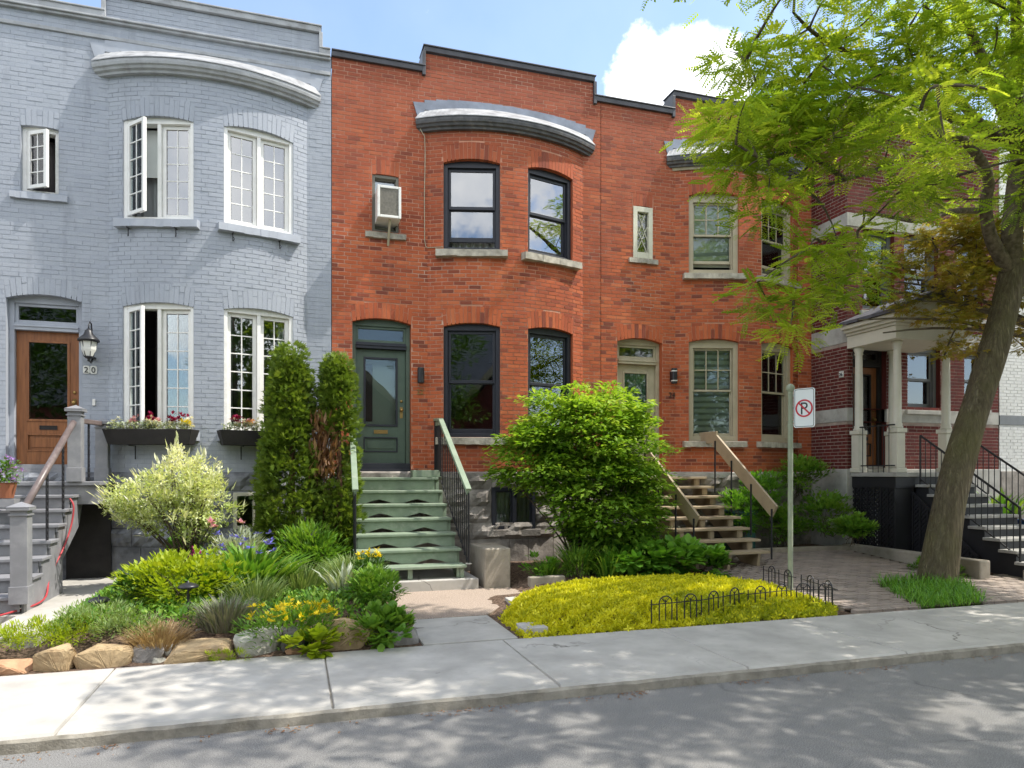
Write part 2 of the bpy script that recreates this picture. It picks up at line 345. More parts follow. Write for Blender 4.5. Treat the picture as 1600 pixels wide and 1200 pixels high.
leafmat('petal_orange', [(.62, .30, .14), (.7, .42, .2)], .3)

def cracks(name, scale, width, col, amt, stain, sscale):
    """hairline cracks and blotchy stains over a paving material"""
    t = MAT[name].node_tree; b = t.nodes['Principled BSDF']; src = b.inputs['Base Color'].links[0].from_socket
    v = world_pos(t); nz_ = nd(t, 'ShaderNodeTexNoise'); nz_.inputs['Scale'].default_value = 2.2; nz_.inputs['Detail'].default_value = 6; t.links.new(v, nz_.inputs['Vector'])
    ad_ = nd(t, 'ShaderNodeVectorMath', operation='MULTIPLY_ADD'); t.links.new(nz_.outputs['Color'], ad_.inputs[0]); ad_.inputs[1].default_value = (.5, .5, .5); t.links.new(v, ad_.inputs[2])
    vo = nd(t, 'ShaderNodeTexVoronoi'); vo.feature = 'DISTANCE_TO_EDGE'; vo.inputs['Scale'].default_value = scale; t.links.new(ad_.outputs[0], vo.inputs['Vector'])
    gate = mapr(t, noise(t, v, .55, 3), .5, .62); mm = nd(t, 'ShaderNodeMath', operation='MULTIPLY'); t.links.new(mapr(t, vo.outputs['Distance'], width, 0, 0, amt), mm.inputs[0]); t.links.new(gate, mm.inputs[1])
    c = mixc(t, mapr(t, noise(t, v, sscale, 8, .72), .5, .74, 0, .55), src, stain); c = mixc(t, mapr(t, noise(t, v, 9, 3, .5), .70, .76, 0, .5), c, tuple(q * .6 for q in stain)); c = mixc(t, mm.outputs[0], c, col); t.links.new(c, b.inputs['Base Color'])
cracks('concrete', .55, .006, (.10, .09, .08), .8, (.33, .31, .28), 1.3)
cracks('asphalt', .45, .008, (.05, .05, .05), .75, (.12, .118, .115), .8)
# ================================================================== GROUND
def sm(a, b, x):
    x = min(1, max(0, (x - a) / (b - a))); return x * x * (3 - 2 * x)
def hash2(x, y): return math.sin(x * 12.9 + y * 78.2) * .5 + math.sin(x * 5.3 - y * 7.7) * .5
YI, YO = 6.90, 5.28              # inner edge of the pavement, kerb face
CURB = .10
def gz(x, y):
    z = .24 * sm(7.4, 12, y) * sm(5.2, 8.5, x)                       # drive rises to the houses
    bed = sm(7.0, 7.9, y) * sm(-2.42, -2.1, x) * (1 - sm(.55 if y > 9 else .95, 1.25, x)) * (1 - sm(10.6, 11.6, y) * .3)
    z += .24 * bed
    z += .10 * sm(7.0, 7.5, y) * (1 - sm(-2.9, -2.55, x)) * (1 - sm(8.0, 8.6, y))
    z += .16 * sm(8.9, 10.0, y) * sm(2.9, 3.5, x) * (1 - sm(5.6, 6.1, x))   # planting by the wall
    z += .10 * sm(7.0, 7.5, y) * sm(2.3, 2.8, x) * (1 - sm(5.6, 6.4, x)) * (1 - sm(8.9, 9.6, y))
    return z
def struct(o): o['kind'] = 'structure'; return o
def sheet(name, mat, x0, x1, y0, y1, z):
    return struct(MB().add([(x0, y0, z), (x1, y0, z), (x1, y1, z), (x0, y1, z)], [(0, 1, 2, 3)]).build(name, mat, fix=False))
sheet('ground', 'grass_far', -400, 400, -400, 400, -.16)
sheet('road', 'asphalt', -120, 120, -3.2, YO + .02, -CURB)
far_pave = struct(MB().box(-60, 60, -5.2, -3.2, -.15, 0).build('opposite_pavement', 'concrete', fix=False))
# pavement: kerb stones and slabs
pave = struct(MB().box(-30, 40, YO + .02, YI - .005, -.14, -.02).build('pavement', 'concrete_edge', fix=False))
jx = [-1.5 + 1.77 * k for k in range(-5, 12)]
for i in range(len(jx) - 1):
    a, b_ = jx[i] + .006, jx[i + 1] - .006
    m_ = MB(); N = 8
    dz = random.uniform(-.002, .002); ch = .022
    vs = []; P = [(a, YO), (b_, YO), (b_, YI), (a, YI)]
    q = [(a + .008, YO + ch), (b_ - .008, YO + ch), (b_ - .008, YI - .008), (a + .008, YI - .008)]
    vs = [(x, y, -.13) for x, y in P] + [(x, y, dz - (.02 if y < YI - .1 else .006)) for x, y in P] + [(x, y, dz) for x, y in q]
    fs = [(0, 1, 5, 4), (1, 2, 6, 5), (2, 3, 7, 6), (3, 0, 4, 7), (4, 5, 9, 8), (5, 6, 10, 9), (6, 7, 11, 10), (7, 4, 8, 11), (8, 9, 10, 11)]
    m_.add(vs, fs); o = m_.build('paving_slab', 'concrete', pave)
# kerb face, rough and darker, a separate cast strip in front of the slabs
m_ = MB(); n = 260; xs = np.linspace(-12, 22, n)
for i in range(n):
    x = xs[i]; r1 = .006 * hash2(x * 3, 1.7); r2 = .006 * hash2(x * 4.1, .4)
    m_.v += [(x, YO - .035 + r1, -.13), (x, YO - .028 + r2, -.035 + r1), (x, YO - .004, -.019 + r2 * .6), (x, YO + .012, -.017)]
for i in range(n - 1):
    for k in range(3): m_.f.append((i * 4 + k, i * 4 + 4 + k, i * 4 + 5 + k, i * 4 + 1 + k)); m_.t.append(.5)
o = m_.build('kerb', 'concrete_edge', fix=False); struct(o)
# yard soil
NX, NY = 150, 60; vs = []; fs = []
gx = np.linspace(-9, 19, NX); gy = np.linspace(YI, 12.7, NY)
for y in gy:
    for x in gx: vs.append((x, y, gz(x, y) - .012 + .012 * hash2(x * 3.1, y * 2.7) * (1 if y > YI + .1 else 0)))
for j in range(NY - 1):
    for i in range(NX - 1): fs.append((j * NX + i, j * NX + i + 1, (j + 1) * NX + i + 1, (j + 1) * NX + i))
struct(MB().add(vs, fs).build('garden_soil', 'mulch', smooth=True, fix=False))
# walk to the green stairs
walk = struct(MB().slab([(1.22, YI + .003), (2.2, YI + .003), (2.2, 8.1), (1.22, 8.1)], -.05, .012).build('front_path', 'concrete', bevel=.006))
agg = struct(MB().slab([(1.22, 8.112), (2.2, 8.112), (2.62, 8.75), (3.3, 9.2), (3.35, 10.0), (2.6, 10.3), (1.18, 10.3)], -.05, .016).build('gravel_path', 'aggregate', bevel=.004))
# side path of the grey house
sp = MB(); Lp = [(-2.98, 8.0), (-2.44, 8.0), (-2.42, 12.2), (-3.3, 12.2), (-3.3, 9.2), (-2.98, 9.2)]
struct(sp.slab(Lp, -.05, .105).build('side_path', 'concrete', bevel=.008))
# drive of small pavers: bed + pavers
DX0, DX1, DY0, DY1 = 6.52, 17.0, YI + .01, 11.15
vs = []; fs = []; nx, ny = 60, 30
for j in range(ny):
    for i in range(nx):
        x = DX0 + (DX1 - DX0) * i / (nx - 1); y = DY0 + (DY1 - DY0) * j / (ny - 1); vs.append((x, y, gz(x, y) + .018))
for j in range(ny - 1):
    for i in range(nx - 1): fs.append((j * nx + i, j * nx + i + 1, (j + 1) * nx + i + 1, (j + 1) * nx + i))
drive = struct(MB().add(vs, fs).build('driveway', 'soil', smooth=True, fix=False))
GP = [(7.5, YI), (8.55, YI), (9.55, 8.0), (9.35, 8.6), (8.4, 8.5), (7.9, 7.6)]
def in_grass(x, y):
    c = False; j = len(GP) - 1
    for i in range(len(GP)):
        (xi, yi), (xj, yj) = GP[i], GP[j]
        if (yi > y) != (yj > y) and x < (xj - xi) * (y - yi) / (yj - yi) + xi: c = not c
        j = i
    return c
pav = []
row = 0; y = DY0 + .005
while y < DY1 - .1:
    x = DX0 + (.1 if row % 2 else 0)
    while x < 12.8:
        if x > DX0 - .01 and not in_grass(x + .1, y + .05) and not (x > 10.0 and y > 8.5):
            u_, v_, D_ = proj((x, y, gz(x, y)))
            pav.append((1 / D_ if 1150 < u_ < 1600 else 0, x, y))
        x += .203
    y += .103; row += 1
def paverbox(m, x, y, z, t): 
    z += random.uniform(-.003, .004)
    m.hexa([(x, y, z - .03), (x + .196, y, z - .03), (x + .196, y + .096, z - .03), (x, y + .096, z - .03), (x + .004, y + .004, z + .03), (x + .192, y + .004, z + .03), (x + .192, y + .092, z + .03), (x + .004, y + .092, z + .03)], t)
pav.sort(reverse=True); pm = []
for k in range(10):
    q = MB(); paverbox(q, -.098, -.048, 0, k / 9); me = q.mesh('paver'); me.materials.append(MAT['paver']); pm.append(me)
for k, (_, x, y) in enumerate(pav[:300]):
    o = bpy.data.objects.new('paver', random.choice(pm)); z = gz(x + .1, y + .05)
    sl = (gz(x + .1, y + .1) - gz(x + .1, y)) / .1
    link(o, drive, Matrix.Translation((x + .098, y + .048, z + random.uniform(-.002, .003))) @ Matrix.Rotation(math.atan(sl), 4, 'X'))
rest = MB()
for _, x, y in pav[300:]: paverbox(rest, x, y, gz(x + .1, y + .05), random.random())
rest.build('pavers', 'paver', drive, fix=False, kind='stuff')
# ================================================================== BRICKWORK
YW, ZB = 12.3, 1.72
BP, BH, CP = .212, .0605, .0685          # brick pitch, brick height, course pitch
class Path:
    """plan line of a front wall: flat, bowed bay, flat. s runs left to right."""
    def __init__(s, x0, x1, b0=None, b1=None, sag=.4, off=0.0, y=YW):
        s.x0, s.x1, s.b0, s.b1, s.off, s.y = x0, x1, b0, b1, off, y
        if b0 is None: s.L = x1 - x0; return
        c = b1 - b0; s.R = (c * c / 4 + sag * sag) / (2 * sag); s.ph = math.asin(c / 2 / s.R); s.xc = (b0 + b1) / 2; s.yc = y - sag + s.R
        s.s1 = b0 - x0; s.s2 = s.s1 + 2 * s.R * s.ph; s.L = s.s2 + x1 - b1
    def P(s, q, out=0.0):
        out += s.off
        if s.b0 is None: return s.x0 + q, s.y - out, 0.0
        if q <= s.s1: return s.x0 + q, s.y - out, 0.0
        if q >= s.s2: return s.b1 + q - s.s2, s.y - out, 0.0
        f = (q - s.s1) / s.R - s.ph; return s.xc + (s.R + out) * math.sin(f), s.yc - (s.R + out) * math.cos(f), f
    def sx(s, x):        # s of an x on the flat left of the bay
        return x - s.x0
    def sb(s, d):        # s at signed arc length d from the bay's middle
        return (s.s1 + s.s2) / 2 + d
    def M(s, q, z, out=0.0):
        x, y, f = s.P(q, out); return Matrix.Translation((x, y, z)) @ Matrix.Rotation(f, 4, 'Z')
class SidePath:          # straight wall along any plan segment, outside on the right-hand of travel
    def __init__(s, a, b):
        s.a = Vector(a); s.d = (Vector(b) - s.a); s.L = s.d.length; s.d.normalize(); s.f = math.atan2(s.d.y, s.d.x); s.n = Vector((s.d.y, -s.d.x))
        s.b0 = None
    def P(s, q, out=0.0):
        p = s.a + s.d * q + s.n * out; return p.x, p.y, s.f
    def M(s, q, z, out=0.0):
        x, y, f = s.P(q, out); return Matrix.Translation((x, y, z)) @ Matrix.Rotation(f, 4, 'Z')
class Op:
    def __init__(o, c, w, z0, z1, rise=.06, ah=.29): o.c, o.w, o.z0, o.z1, o.rise, o.ah = c, w, z0, z1, rise, ah
    def half(o, z):      # half width kept free of wall bricks at height z
        if z < o.z0 or z > o.z1 + o.ah: return 0
        if z <= o.z1 - o.rise + o.ah: return o.w / 2 + (.012 if z > o.z1 - o.rise else 0)
        return o.w / 2 * math.sqrt(max(0, (o.z1 + o.ah - z) / max(o.rise, .01)))
def brick_hex(path, s0, s1, z0, z1, pr):
    sc = (s0 + s1) / 2; x, y, f = path.P(sc, pr); h = (s1 - s0) / 2; cx, sx_ = math.cos(f), math.sin(f); c = .0015; d = .03
    def q(a, dep, z): return (x + cx * a - sx_ * dep, y + sx_ * a + cx * dep, z)
    return [q(-h + c, 0, z0 + c), q(h - c, 0, z0 + c), q(h, d, z0), q(-h, d, z0), q(-h + c, 0, z1 - c), q(h - c, 0, z1 - c), q(h, d, z1), q(-h, d, z1)]
def wall(house, zones, mat, mortar, proud=.005, nind=300, jit=.002, name='wall', vis=None, gap=.011):
    """zones: list of (path, z0, z1, openings). Mortar sheet plus every brick; nearest whole bricks stay single."""
    mb = MB(); bricks = []
    for path, z0, z1, ops in zones:
        brk = {0.0, path.L}
        if path.b0 is not None: brk |= set(np.linspace(path.s1, path.s2, 25))
        for o in ops: brk |= {o.c - o.w / 2, o.c + o.w / 2}
        brk = sorted(brk); zb = sorted({z0, z1} | {q for o in ops for q in (o.z0, o.z1) if z0 < q < z1})
        for a, b_ in zip(brk[:-1], brk[1:]):
            if b_ - a < 1e-5: continue
            for za, zc in zip(zb[:-1], zb[1:]):
                sm_, zm = (a + b_) / 2, (za + zc) / 2
                if any(abs(sm_ - o.c) < o.w / 2 and o.z0 < zm < o.z1 for o in ops): continue
                p0 = path.P(a + 1e-6); p1 = path.P(b_ - 1e-6)
                mb.add([(p0[0], p0[1], za), (p1[0], p1[1], za), (p1[0], p1[1], zc), (p0[0], p0[1], zc)], [(0, 1, 2, 3)])
        nc = int((z1 - z0) / CP + 1e-4)
        for k in range(nc):
            za = z0 + k * CP + gap / 2; zt = za + CP - gap; zm = (za + zt) / 2
            cuts = [(o.c - o.half(zm), o.c + o.half(zm)) for o in ops if o.half(zm) > 0]
            s = -BP / 2 if k % 2 else 0.0
            if k % 6 == 5: s -= .05
            while s < path.L:
                segs = [(max(s, 0), min(s + BP - gap, path.L))]; s += BP
                for a, b_ in cuts:
                    nx_ = []
                    for p, q in segs:
                        if q <= a or p >= b_: nx_.append((p, q))
                        else:
                            if p < a: nx_.append((p, a - .004))
                            if q > b_: nx_.append((b_ + .004, q))
                    segs = nx_
                if path.b0 is not None:
                    for cs in (path.s1, path.s2):
                        segs = [w_ for p, q in segs for w_ in (((p, cs), (cs, q)) if p < cs < q else ((p, q),))]
                for p, q in segs:
                    if q - p > .015: bricks.append((path, p, q, za, zt))
        for o in ops:                                     # brick arch over each opening
            if o.ah <= 0: continue
            n = max(4, round(o.w / .072))
            for i in range(n):
                rows = ((0, 1),) if (i * 7) % 3 else ((0, .62), (.66, 1))
                for r0, r1 in rows:
                    def pt(e, r):
                        u = -1 + 2 * (i + e) / n; sp = o.c + u * o.w / 2 * (1 + .06 * r) ; z = o.z1 - o.rise * u * u + o.ah * r; return sp, z
                    g = .06
                    (sa, a0), (sb_, b0), (sc, c0), (sd, d0) = pt(g, r0), pt(1 - g, r0), pt(1 - g, r1), pt(g, r1)
                    pr = proud + random.uniform(-jit, jit)
                    def w3(s_, z, dep): X, Y, f = path.P(s_, pr - dep); return (X, Y, z)
                    bricks.append(('arch', [w3(sa, a0, 0), w3(sb_, b0, 0), w3(sb_, b0, .11), w3(sa, a0, .11), w3(sd, d0, 0), w3(sc, c0, 0), w3(sc, c0, .11), w3(sd, d0, .11)]))
    wl_ = mb.build(name, mortar, house, fix=False)
    full = []; restb = []
    for b_ in bricks:
        if b_[0] != 'arch' and abs((b_[2] - b_[1]) - (BP - gap)) < 1e-4:
            X, Y, f = b_[0].P((b_[1] + b_[2]) / 2); u, v, D = proj((X, Y, b_[3]))
            ok = 0 <= u <= 1600 and 66 < v < 1133 and (vis is None or vis(u, v))
            nx_ = X - Y * 0; vx, vy = -X, -Y; L = math.hypot(vx, vy); face = (math.sin(f) * vx - math.cos(f) * vy) / L
            full.append((face / (D * D) if ok else 0, b_))
        else: restb.append(b_)
    full.sort(key=lambda q: -q[0])
    vari = []
    for k in range(14):
        q = MB(); h = (BP - gap) / 2; c = .0015; d = .03; BH = CP - gap
        q.hexa([(-h + c, 0, c), (h - c, 0, c), (h, d, 0), (-h, d, 0), (-h + c, 0, BH - c), (h - c, 0, BH - c), (h, d, BH), (-h, d, BH)], k / 13, back=False)
        me = q.mesh('brick'); me.materials.append(MAT[mat]); vari.append(me)
    for _, (path, p, q, za, zt) in full[:nind]:
        o = bpy.data.objects.new('brick', random.choice(vari))
        link(o, wl_, path.M((p + q) / 2, za, proud + random.uniform(-jit, jit)))
    rb = MB()
    for _, (path, p, q, za, zt) in full[nind:]: rb.hexa(brick_hex(path, p, q, za, zt, proud + random.uniform(-jit, jit)), random.random(), back=False)
    for b_ in restb:
        if b_[0] == 'arch': rb.hexa(b_[1], random.random())
        else: rb.hexa(brick_hex(b_[0], b_[1], b_[2], b_[3], b_[4], proud + random.uniform(-jit, jit)), random.random(), back=False)
    rb.build('brickwork', mat, wl_, fix=False, kind='stuff')
    # reveals
    for path, z0, z1, ops in zones:
        for o in ops:
            rv = MB()
            for sgn in (-1, 1):
                s_ = o.c + sgn * o.w / 2; a = path.P(s_); X, Y, f = path.P(o.c); ix, iy = -math.sin(f), math.cos(f)
                d = .32; e = .0
                rv.add([(a[0], a[1], o.z0), (a[0] + ix * d, a[1] + iy * d, o.z0), (a[0] + ix * d, a[1] + iy * d, o.z1), (a[0], a[1], o.z1)], [(0, 1, 2, 3)])
            p, q = path.P(o.c - o.w / 2), path.P(o.c + o.w / 2); X, Y, f = path.P(o.c); ix, iy = -math.sin(f) * .32, math.cos(f) * .32
            for z in (o.z0, o.z1):
                rv.add([(p[0], p[1], z), (q[0], q[1], z), (q[0] + ix, q[1] + iy, z), (p[0] + ix, p[1] + iy, z)], [(0, 1, 2, 3)])
            rv.build('reveal', mat, wl_, fix=True)
    return wl_
def stone_block(m, path, s0, s1, z0, z1, rough=.045):
    nx, nz = max(4, int((s1 - s0) / .07)), max(4, int((z1 - z0) / .065)); t = random.random(); sd = random.random() * 99
    vs = []; fs = []
    for j in range(nz + 1):
        for i in range(nx + 1):
            u, w = i / nx, j / nz; e = min(u, 1 - u) * (s1 - s0); g = min(w, 1 - w) * (z1 - z0)
            k = min(1, e / .05) * min(1, g / .05)
            b_ = k * rough * (.55 + .55 * math.sin(sd + u * 5.1 + w * 3.3) * math.sin(sd * 1.7 + w * 6.1 - u * 2.2) + random.uniform(-.35, .45))
            X, Y, f = path.P(s0 + (s1 - s0) * u, .0 + b_); vs.append((X, Y, z0 + (z1 - z0) * w))
    for j in range(nz):
        for i in range(nx): a = j * (nx + 1) + i; fs.append((a, a + 1, a + nx + 2, a + nx + 1))
    # edges back into the wall
    ring = [i for i in range(nx + 1)] + [(j + 1) * (nx + 1) - 1 for j in range(1, nz + 1)] + [nz * (nx + 1) + i for i in range(nx - 1, -1, -1)] + [j * (nx + 1) for j in range(nz - 1, 0, -1)]
    base = len(vs)
    for r in ring:
        j, i = divmod(r, nx + 1); X, Y, f = path.P(s0 + (s1 - s0) * i / nx, -.06); vs.append((X, Y, vs[r][2]))
    for k in range(len(ring)): fs.append((ring[k], base + k, base + (k + 1) % len(ring), ring[(k + 1) % len(ring)]))
    m.add(vs, fs, t)
def foundation(house, path, rows, mat, mortar, ops=(), smooth_base=None, top=None):
    mb = MB(); z0, z1 = -.2, rows[0]
    brk = sorted({0.0, path.L} | (set(np.linspace(path.s1, path.s2, 25)) if path.b0 is not None else set()) | {o.c + k * o.w / 2 for o in ops for k in (-1, 1)}); zb = sorted({z0, z1} | {q for o in ops for q in (o.z0, o.z1)})
    for a, b_ in zip(brk[:-1], brk[1:]):
        for za, zc in zip(zb[:-1], zb[1:]):
            if any(abs((a + b_) / 2 - o.c) < o.w / 2 and o.z0 < (za + zc) / 2 < o.z1 for o in ops): continue
            p0, p1 = path.P(a + 1e-6, -.012), path.P(b_ - 1e-6, -.012)
            mb.add([(p0[0], p0[1], za), (p1[0], p1[1], za), (p1[0], p1[1], zc), (p0[0], p0[1], zc)], [(0, 1, 2, 3)])
    f_ = mb.build('foundation', mortar, house, fix=False)
    for k in range(len(rows) - 1):
        zt, zl = rows[k], rows[k + 1]; s = 0.0
        brs = [0.0]
        while brs[-1] < path.L - .25: brs.append(min(path.L, brs[-1] + random.uniform(.34, .66)))
        brs[-1] = path.L
        if path.b0 is not None:      # blocks break at the bay's corners
            brs = sorted(set([b for b in brs if abs(b - path.s1) > .15 and abs(b - path.s2) > .15] + [path.s1, path.s2]))
        for a, b_ in zip(brs[:-1], brs[1:]):
            segs = [(a, b_)]
            for o in ops:
                if o.z0 - .02 < (zt + zl) / 2 < o.z1 + .02:
                    nn = []
                    for p, q in segs:
                        l, r = o.c - o.w / 2 - .01, o.c + o.w / 2 + .01
                        if q <= l or p >= r: nn.append((p, q))
                        else:
                            if l - p > .05: nn.append((p, l))
                            if q - r > .05: nn.append((r, q))
                    segs = nn
            for p, q in segs:
                sm_ = k >= len(rows) - 2 and smooth_base
                mm = MB(); stone_block(mm, path, p + .006, q - .006, zl + .006, zt - .006, .006 if sm_ else .05)
                mm.build('foundation_stone', mat, f_, fix=False)
    if top:      # weathered top course under the brick
        n = 40; m2 = MB()
        ss = np.linspace(0, path.L, n + 1)
        for i in range(n):
            a, b_ = ss[i], ss[i + 1]; z = rows[0]
            def w3(s_, o, zz): X, Y, f = path.P(s_, o); return (X, Y, zz)
            m2.hexa([w3(a, .035, z - .1), w3(b_, .035, z - .1), w3(b_, -.04, z - .1), w3(a, -.04, z - .1), w3(a, .03, z - .012), w3(b_, .03, z - .012), w3(b_, -.05, z + .02), w3(a, -.05, z + .02)])
        m2.build('water_table', top, f_, fix=False)
    return f_
# ================================================================== WINDOWS AND DOORS (local frame: x along wall, y inward, z up, origin at the opening's foot)
def frame_ring(m, x0, x1, z0, z1, w, y0, y1, wt=None, wb=None):
    wt = w if wt is None else wt; wb = w if wb is None else wb
    m.box(x0, x0 + w, y0, y1, z0, z1); m.box(x1 - w, x1, y0, y1, z0, z1)
    m.box(x0 + w, x1 - w, y0 + .001, y1 - .001, z1 - wt, z1); m.box(x0 + w, x1 - w, y0 + .001, y1 - .001, z0, z0 + wb)
def pane(parent, M, x0, x1, z0, z1, y, gl='glass'):
    return MB().box(x0, x1, y, y + .006, z0, z1).build('pane', gl, parent, M, fix=False)
def sill(parent, M, w, h, out, mat, ex=.09):
    m = MB(); n = 10
    x0, x1 = -w / 2 - ex, w / 2 + ex
    for i in range(n):
        a, b_ = x0 + (x1 - x0) * i / n, x0 + (x1 - x0) * (i + 1) / n
        d0, d1 = [random.uniform(-.006, .006) for _ in range(2)]
        m.hexa([(a, -out + d0, -h + d1), (b_, -out + d0, -h + d1), (b_, .12, -h), (a, .12, -h), (a, -out + .008 + d0, -.012), (b_, -out + .008 + d0, -.012), (b_, .12, .006), (a, .12, .006)])
    return m.build('sill', mat, parent, M, fix=False)
def curtain(parent, M, x0, x1, z0, z1, y, mat='curtain', waves=5, amp=.02):
    n = waves * 8; m = MB(); vs = []
    for i in range(n + 1):
        x = x0 + (x1 - x0) * i / n; yy = y + amp * math.sin(i / 8 * 2 * math.pi); vs += [(x, yy, z0), (x, yy, z1)]
    m.add(vs, [(2 * i, 2 * i + 2, 2 * i + 3, 2 * i + 1) for i in range(n)])
    return m.build('curtain', mat, parent, M, smooth=True, fix=False)
def win_frame(house, M, w, h, mat, fw, y0=.10, y1=.26, top=None):
    m = MB(); frame_ring(m, -w / 2, w / 2, 0, h, fw, y0, y1, wt=top or fw)
    m.box(-w / 2 + fw, -w / 2 + fw + .02, y0 + .05, y1, fw, h - fw); m.box(w / 2 - fw - .02, w / 2 - fw, y0 + .05, y1, fw, h - fw)
    return m.build('window', mat, house, M, bevel=.004)
def dh_window(house, M, w, h, mat, sashmat, split=.5, fw=.075, grid=None, top=None, bottom=.0, gl='glass', srail=.055):
    win = win_frame(house, M, w, h, mat, fw, top=top)
    tp = top or fw; x0, x1 = -w / 2 + fw, w / 2 - fw; zm = fw + (h - fw - tp) * (1 - split)
    m = MB(); frame_ring(m, x0, x1, zm - .02, h - tp, srail, .15, .19); up = m.build('sash', sashmat, win, M, bevel=.004)
    m = MB(); frame_ring(m, x0, x1, fw + bottom, zm + .025, srail, .195, .235, wb=srail * 1.5); lo = m.build('sash', sashmat, win, M, bevel=.004)
    zl, zu = zm - .02 + srail, h - tp - srail; xl, xr = x0 + srail, x1 - srail
    if grid:
        c, r = grid; mw = .022
        for i in range(1, c): boxp('muntin', sashmat, win, xl + (xr - xl) * i / c - mw / 2, xl + (xr - xl) * i / c + mw / 2, .155, .185, zl, zu, M)
        for j in range(1, r): boxp('muntin', sashmat, win, xl, xr, .157, .183, zl + (zu - zl) * j / r - mw / 2, zl + (zu - zl) * j / r + mw / 2, M)
        for i in range(c):
            for j in range(r): pane(win, M, xl + (xr - xl) * i / c + mw / 2, xl + (xr - xl) * (i + 1) / c - mw / 2, zl + (zu - zl) * j / r + mw / 2, zl + (zu - zl) * (j + 1) / r - mw / 2, .168, gl)
    else: pane(win, M, xl, xr, zl, zu, .168, gl)
    pane(win, M, xl, xr, fw + bottom + srail * 1.5, zm + .025 - srail, .212, gl)
    return win
def sash_grid(win, M, x0, x1, z0, z1, cols, rows, mat, y=.13, gl='glass', fr=.055):
    m = MB(); frame_ring(m, x0, x1, z0, z1, fr, y, y + .05); sa = m.build('sash', mat, win, M, bevel=.004)
    xl, xr, zl, zu = x0 + fr, x1 - fr, z0 + fr, z1 - fr; mw = .018
    for i in range(1, cols): boxp('muntin', mat, win, xl + (xr - xl) * i / cols - mw / 2, xl + (xr - xl) * i / cols + mw / 2, y + .012, y + .04, zl, zu, M)
    for j in range(1, rows): boxp('muntin', mat, win, xl, xr, y + .014, y + .038, zl + (zu - zl) * j / rows - mw / 2, zl + (zu - zl) * j / rows + mw / 2, M)
    for i in range(cols):
        for j in range(rows): pane(win, M, xl + (xr - xl) * i / cols + mw / 2, xl + (xr - xl) * (i + 1) / cols - mw / 2, zl + (zu - zl) * j / rows + mw / 2, zl + (zu - zl) * (j + 1) / rows - mw / 2, y + .023, gl)
def casement(house, M, w, h, rows, open_left=0, mat='frame_white', single=False, top=.09, gl='glass'):
    fw = .06; win = win_frame(house, M, w, h, mat, fw, y0=.07, y1=.22, top=top)
    x0, x1 = -w / 2 + fw, w / 2 - fw; z0, z1 = fw, h - top
    if single: spans = [(x0, x1, open_left)]
    else:
        boxp('mullion', mat, win, -.028, .028, .08, .2, z0, z1, M); spans = [(x0, -.028, open_left), (.028, x1, 0)]
    for a, b_, ang in spans:
        if ang:
            H = M @ Matrix.Translation((a + .005, .07, 0)) @ Matrix.Rotation(-R(ang), 4, 'Z')
            sash_grid(win, H, .005, b_ - a - .01, z0 + .01, z1 - .01, 2, rows, mat, y=-.01, gl='glass_clear')
            boxp('hinge_arm', 'black_metal', win, .1, .3, .01, .02, z0 - .005, z0 + .008, H)
        else: sash_grid(win, M, a + .004, b_ - .004, z0 + .004, z1 - .004, 2, rows, mat, gl=gl)
    return win
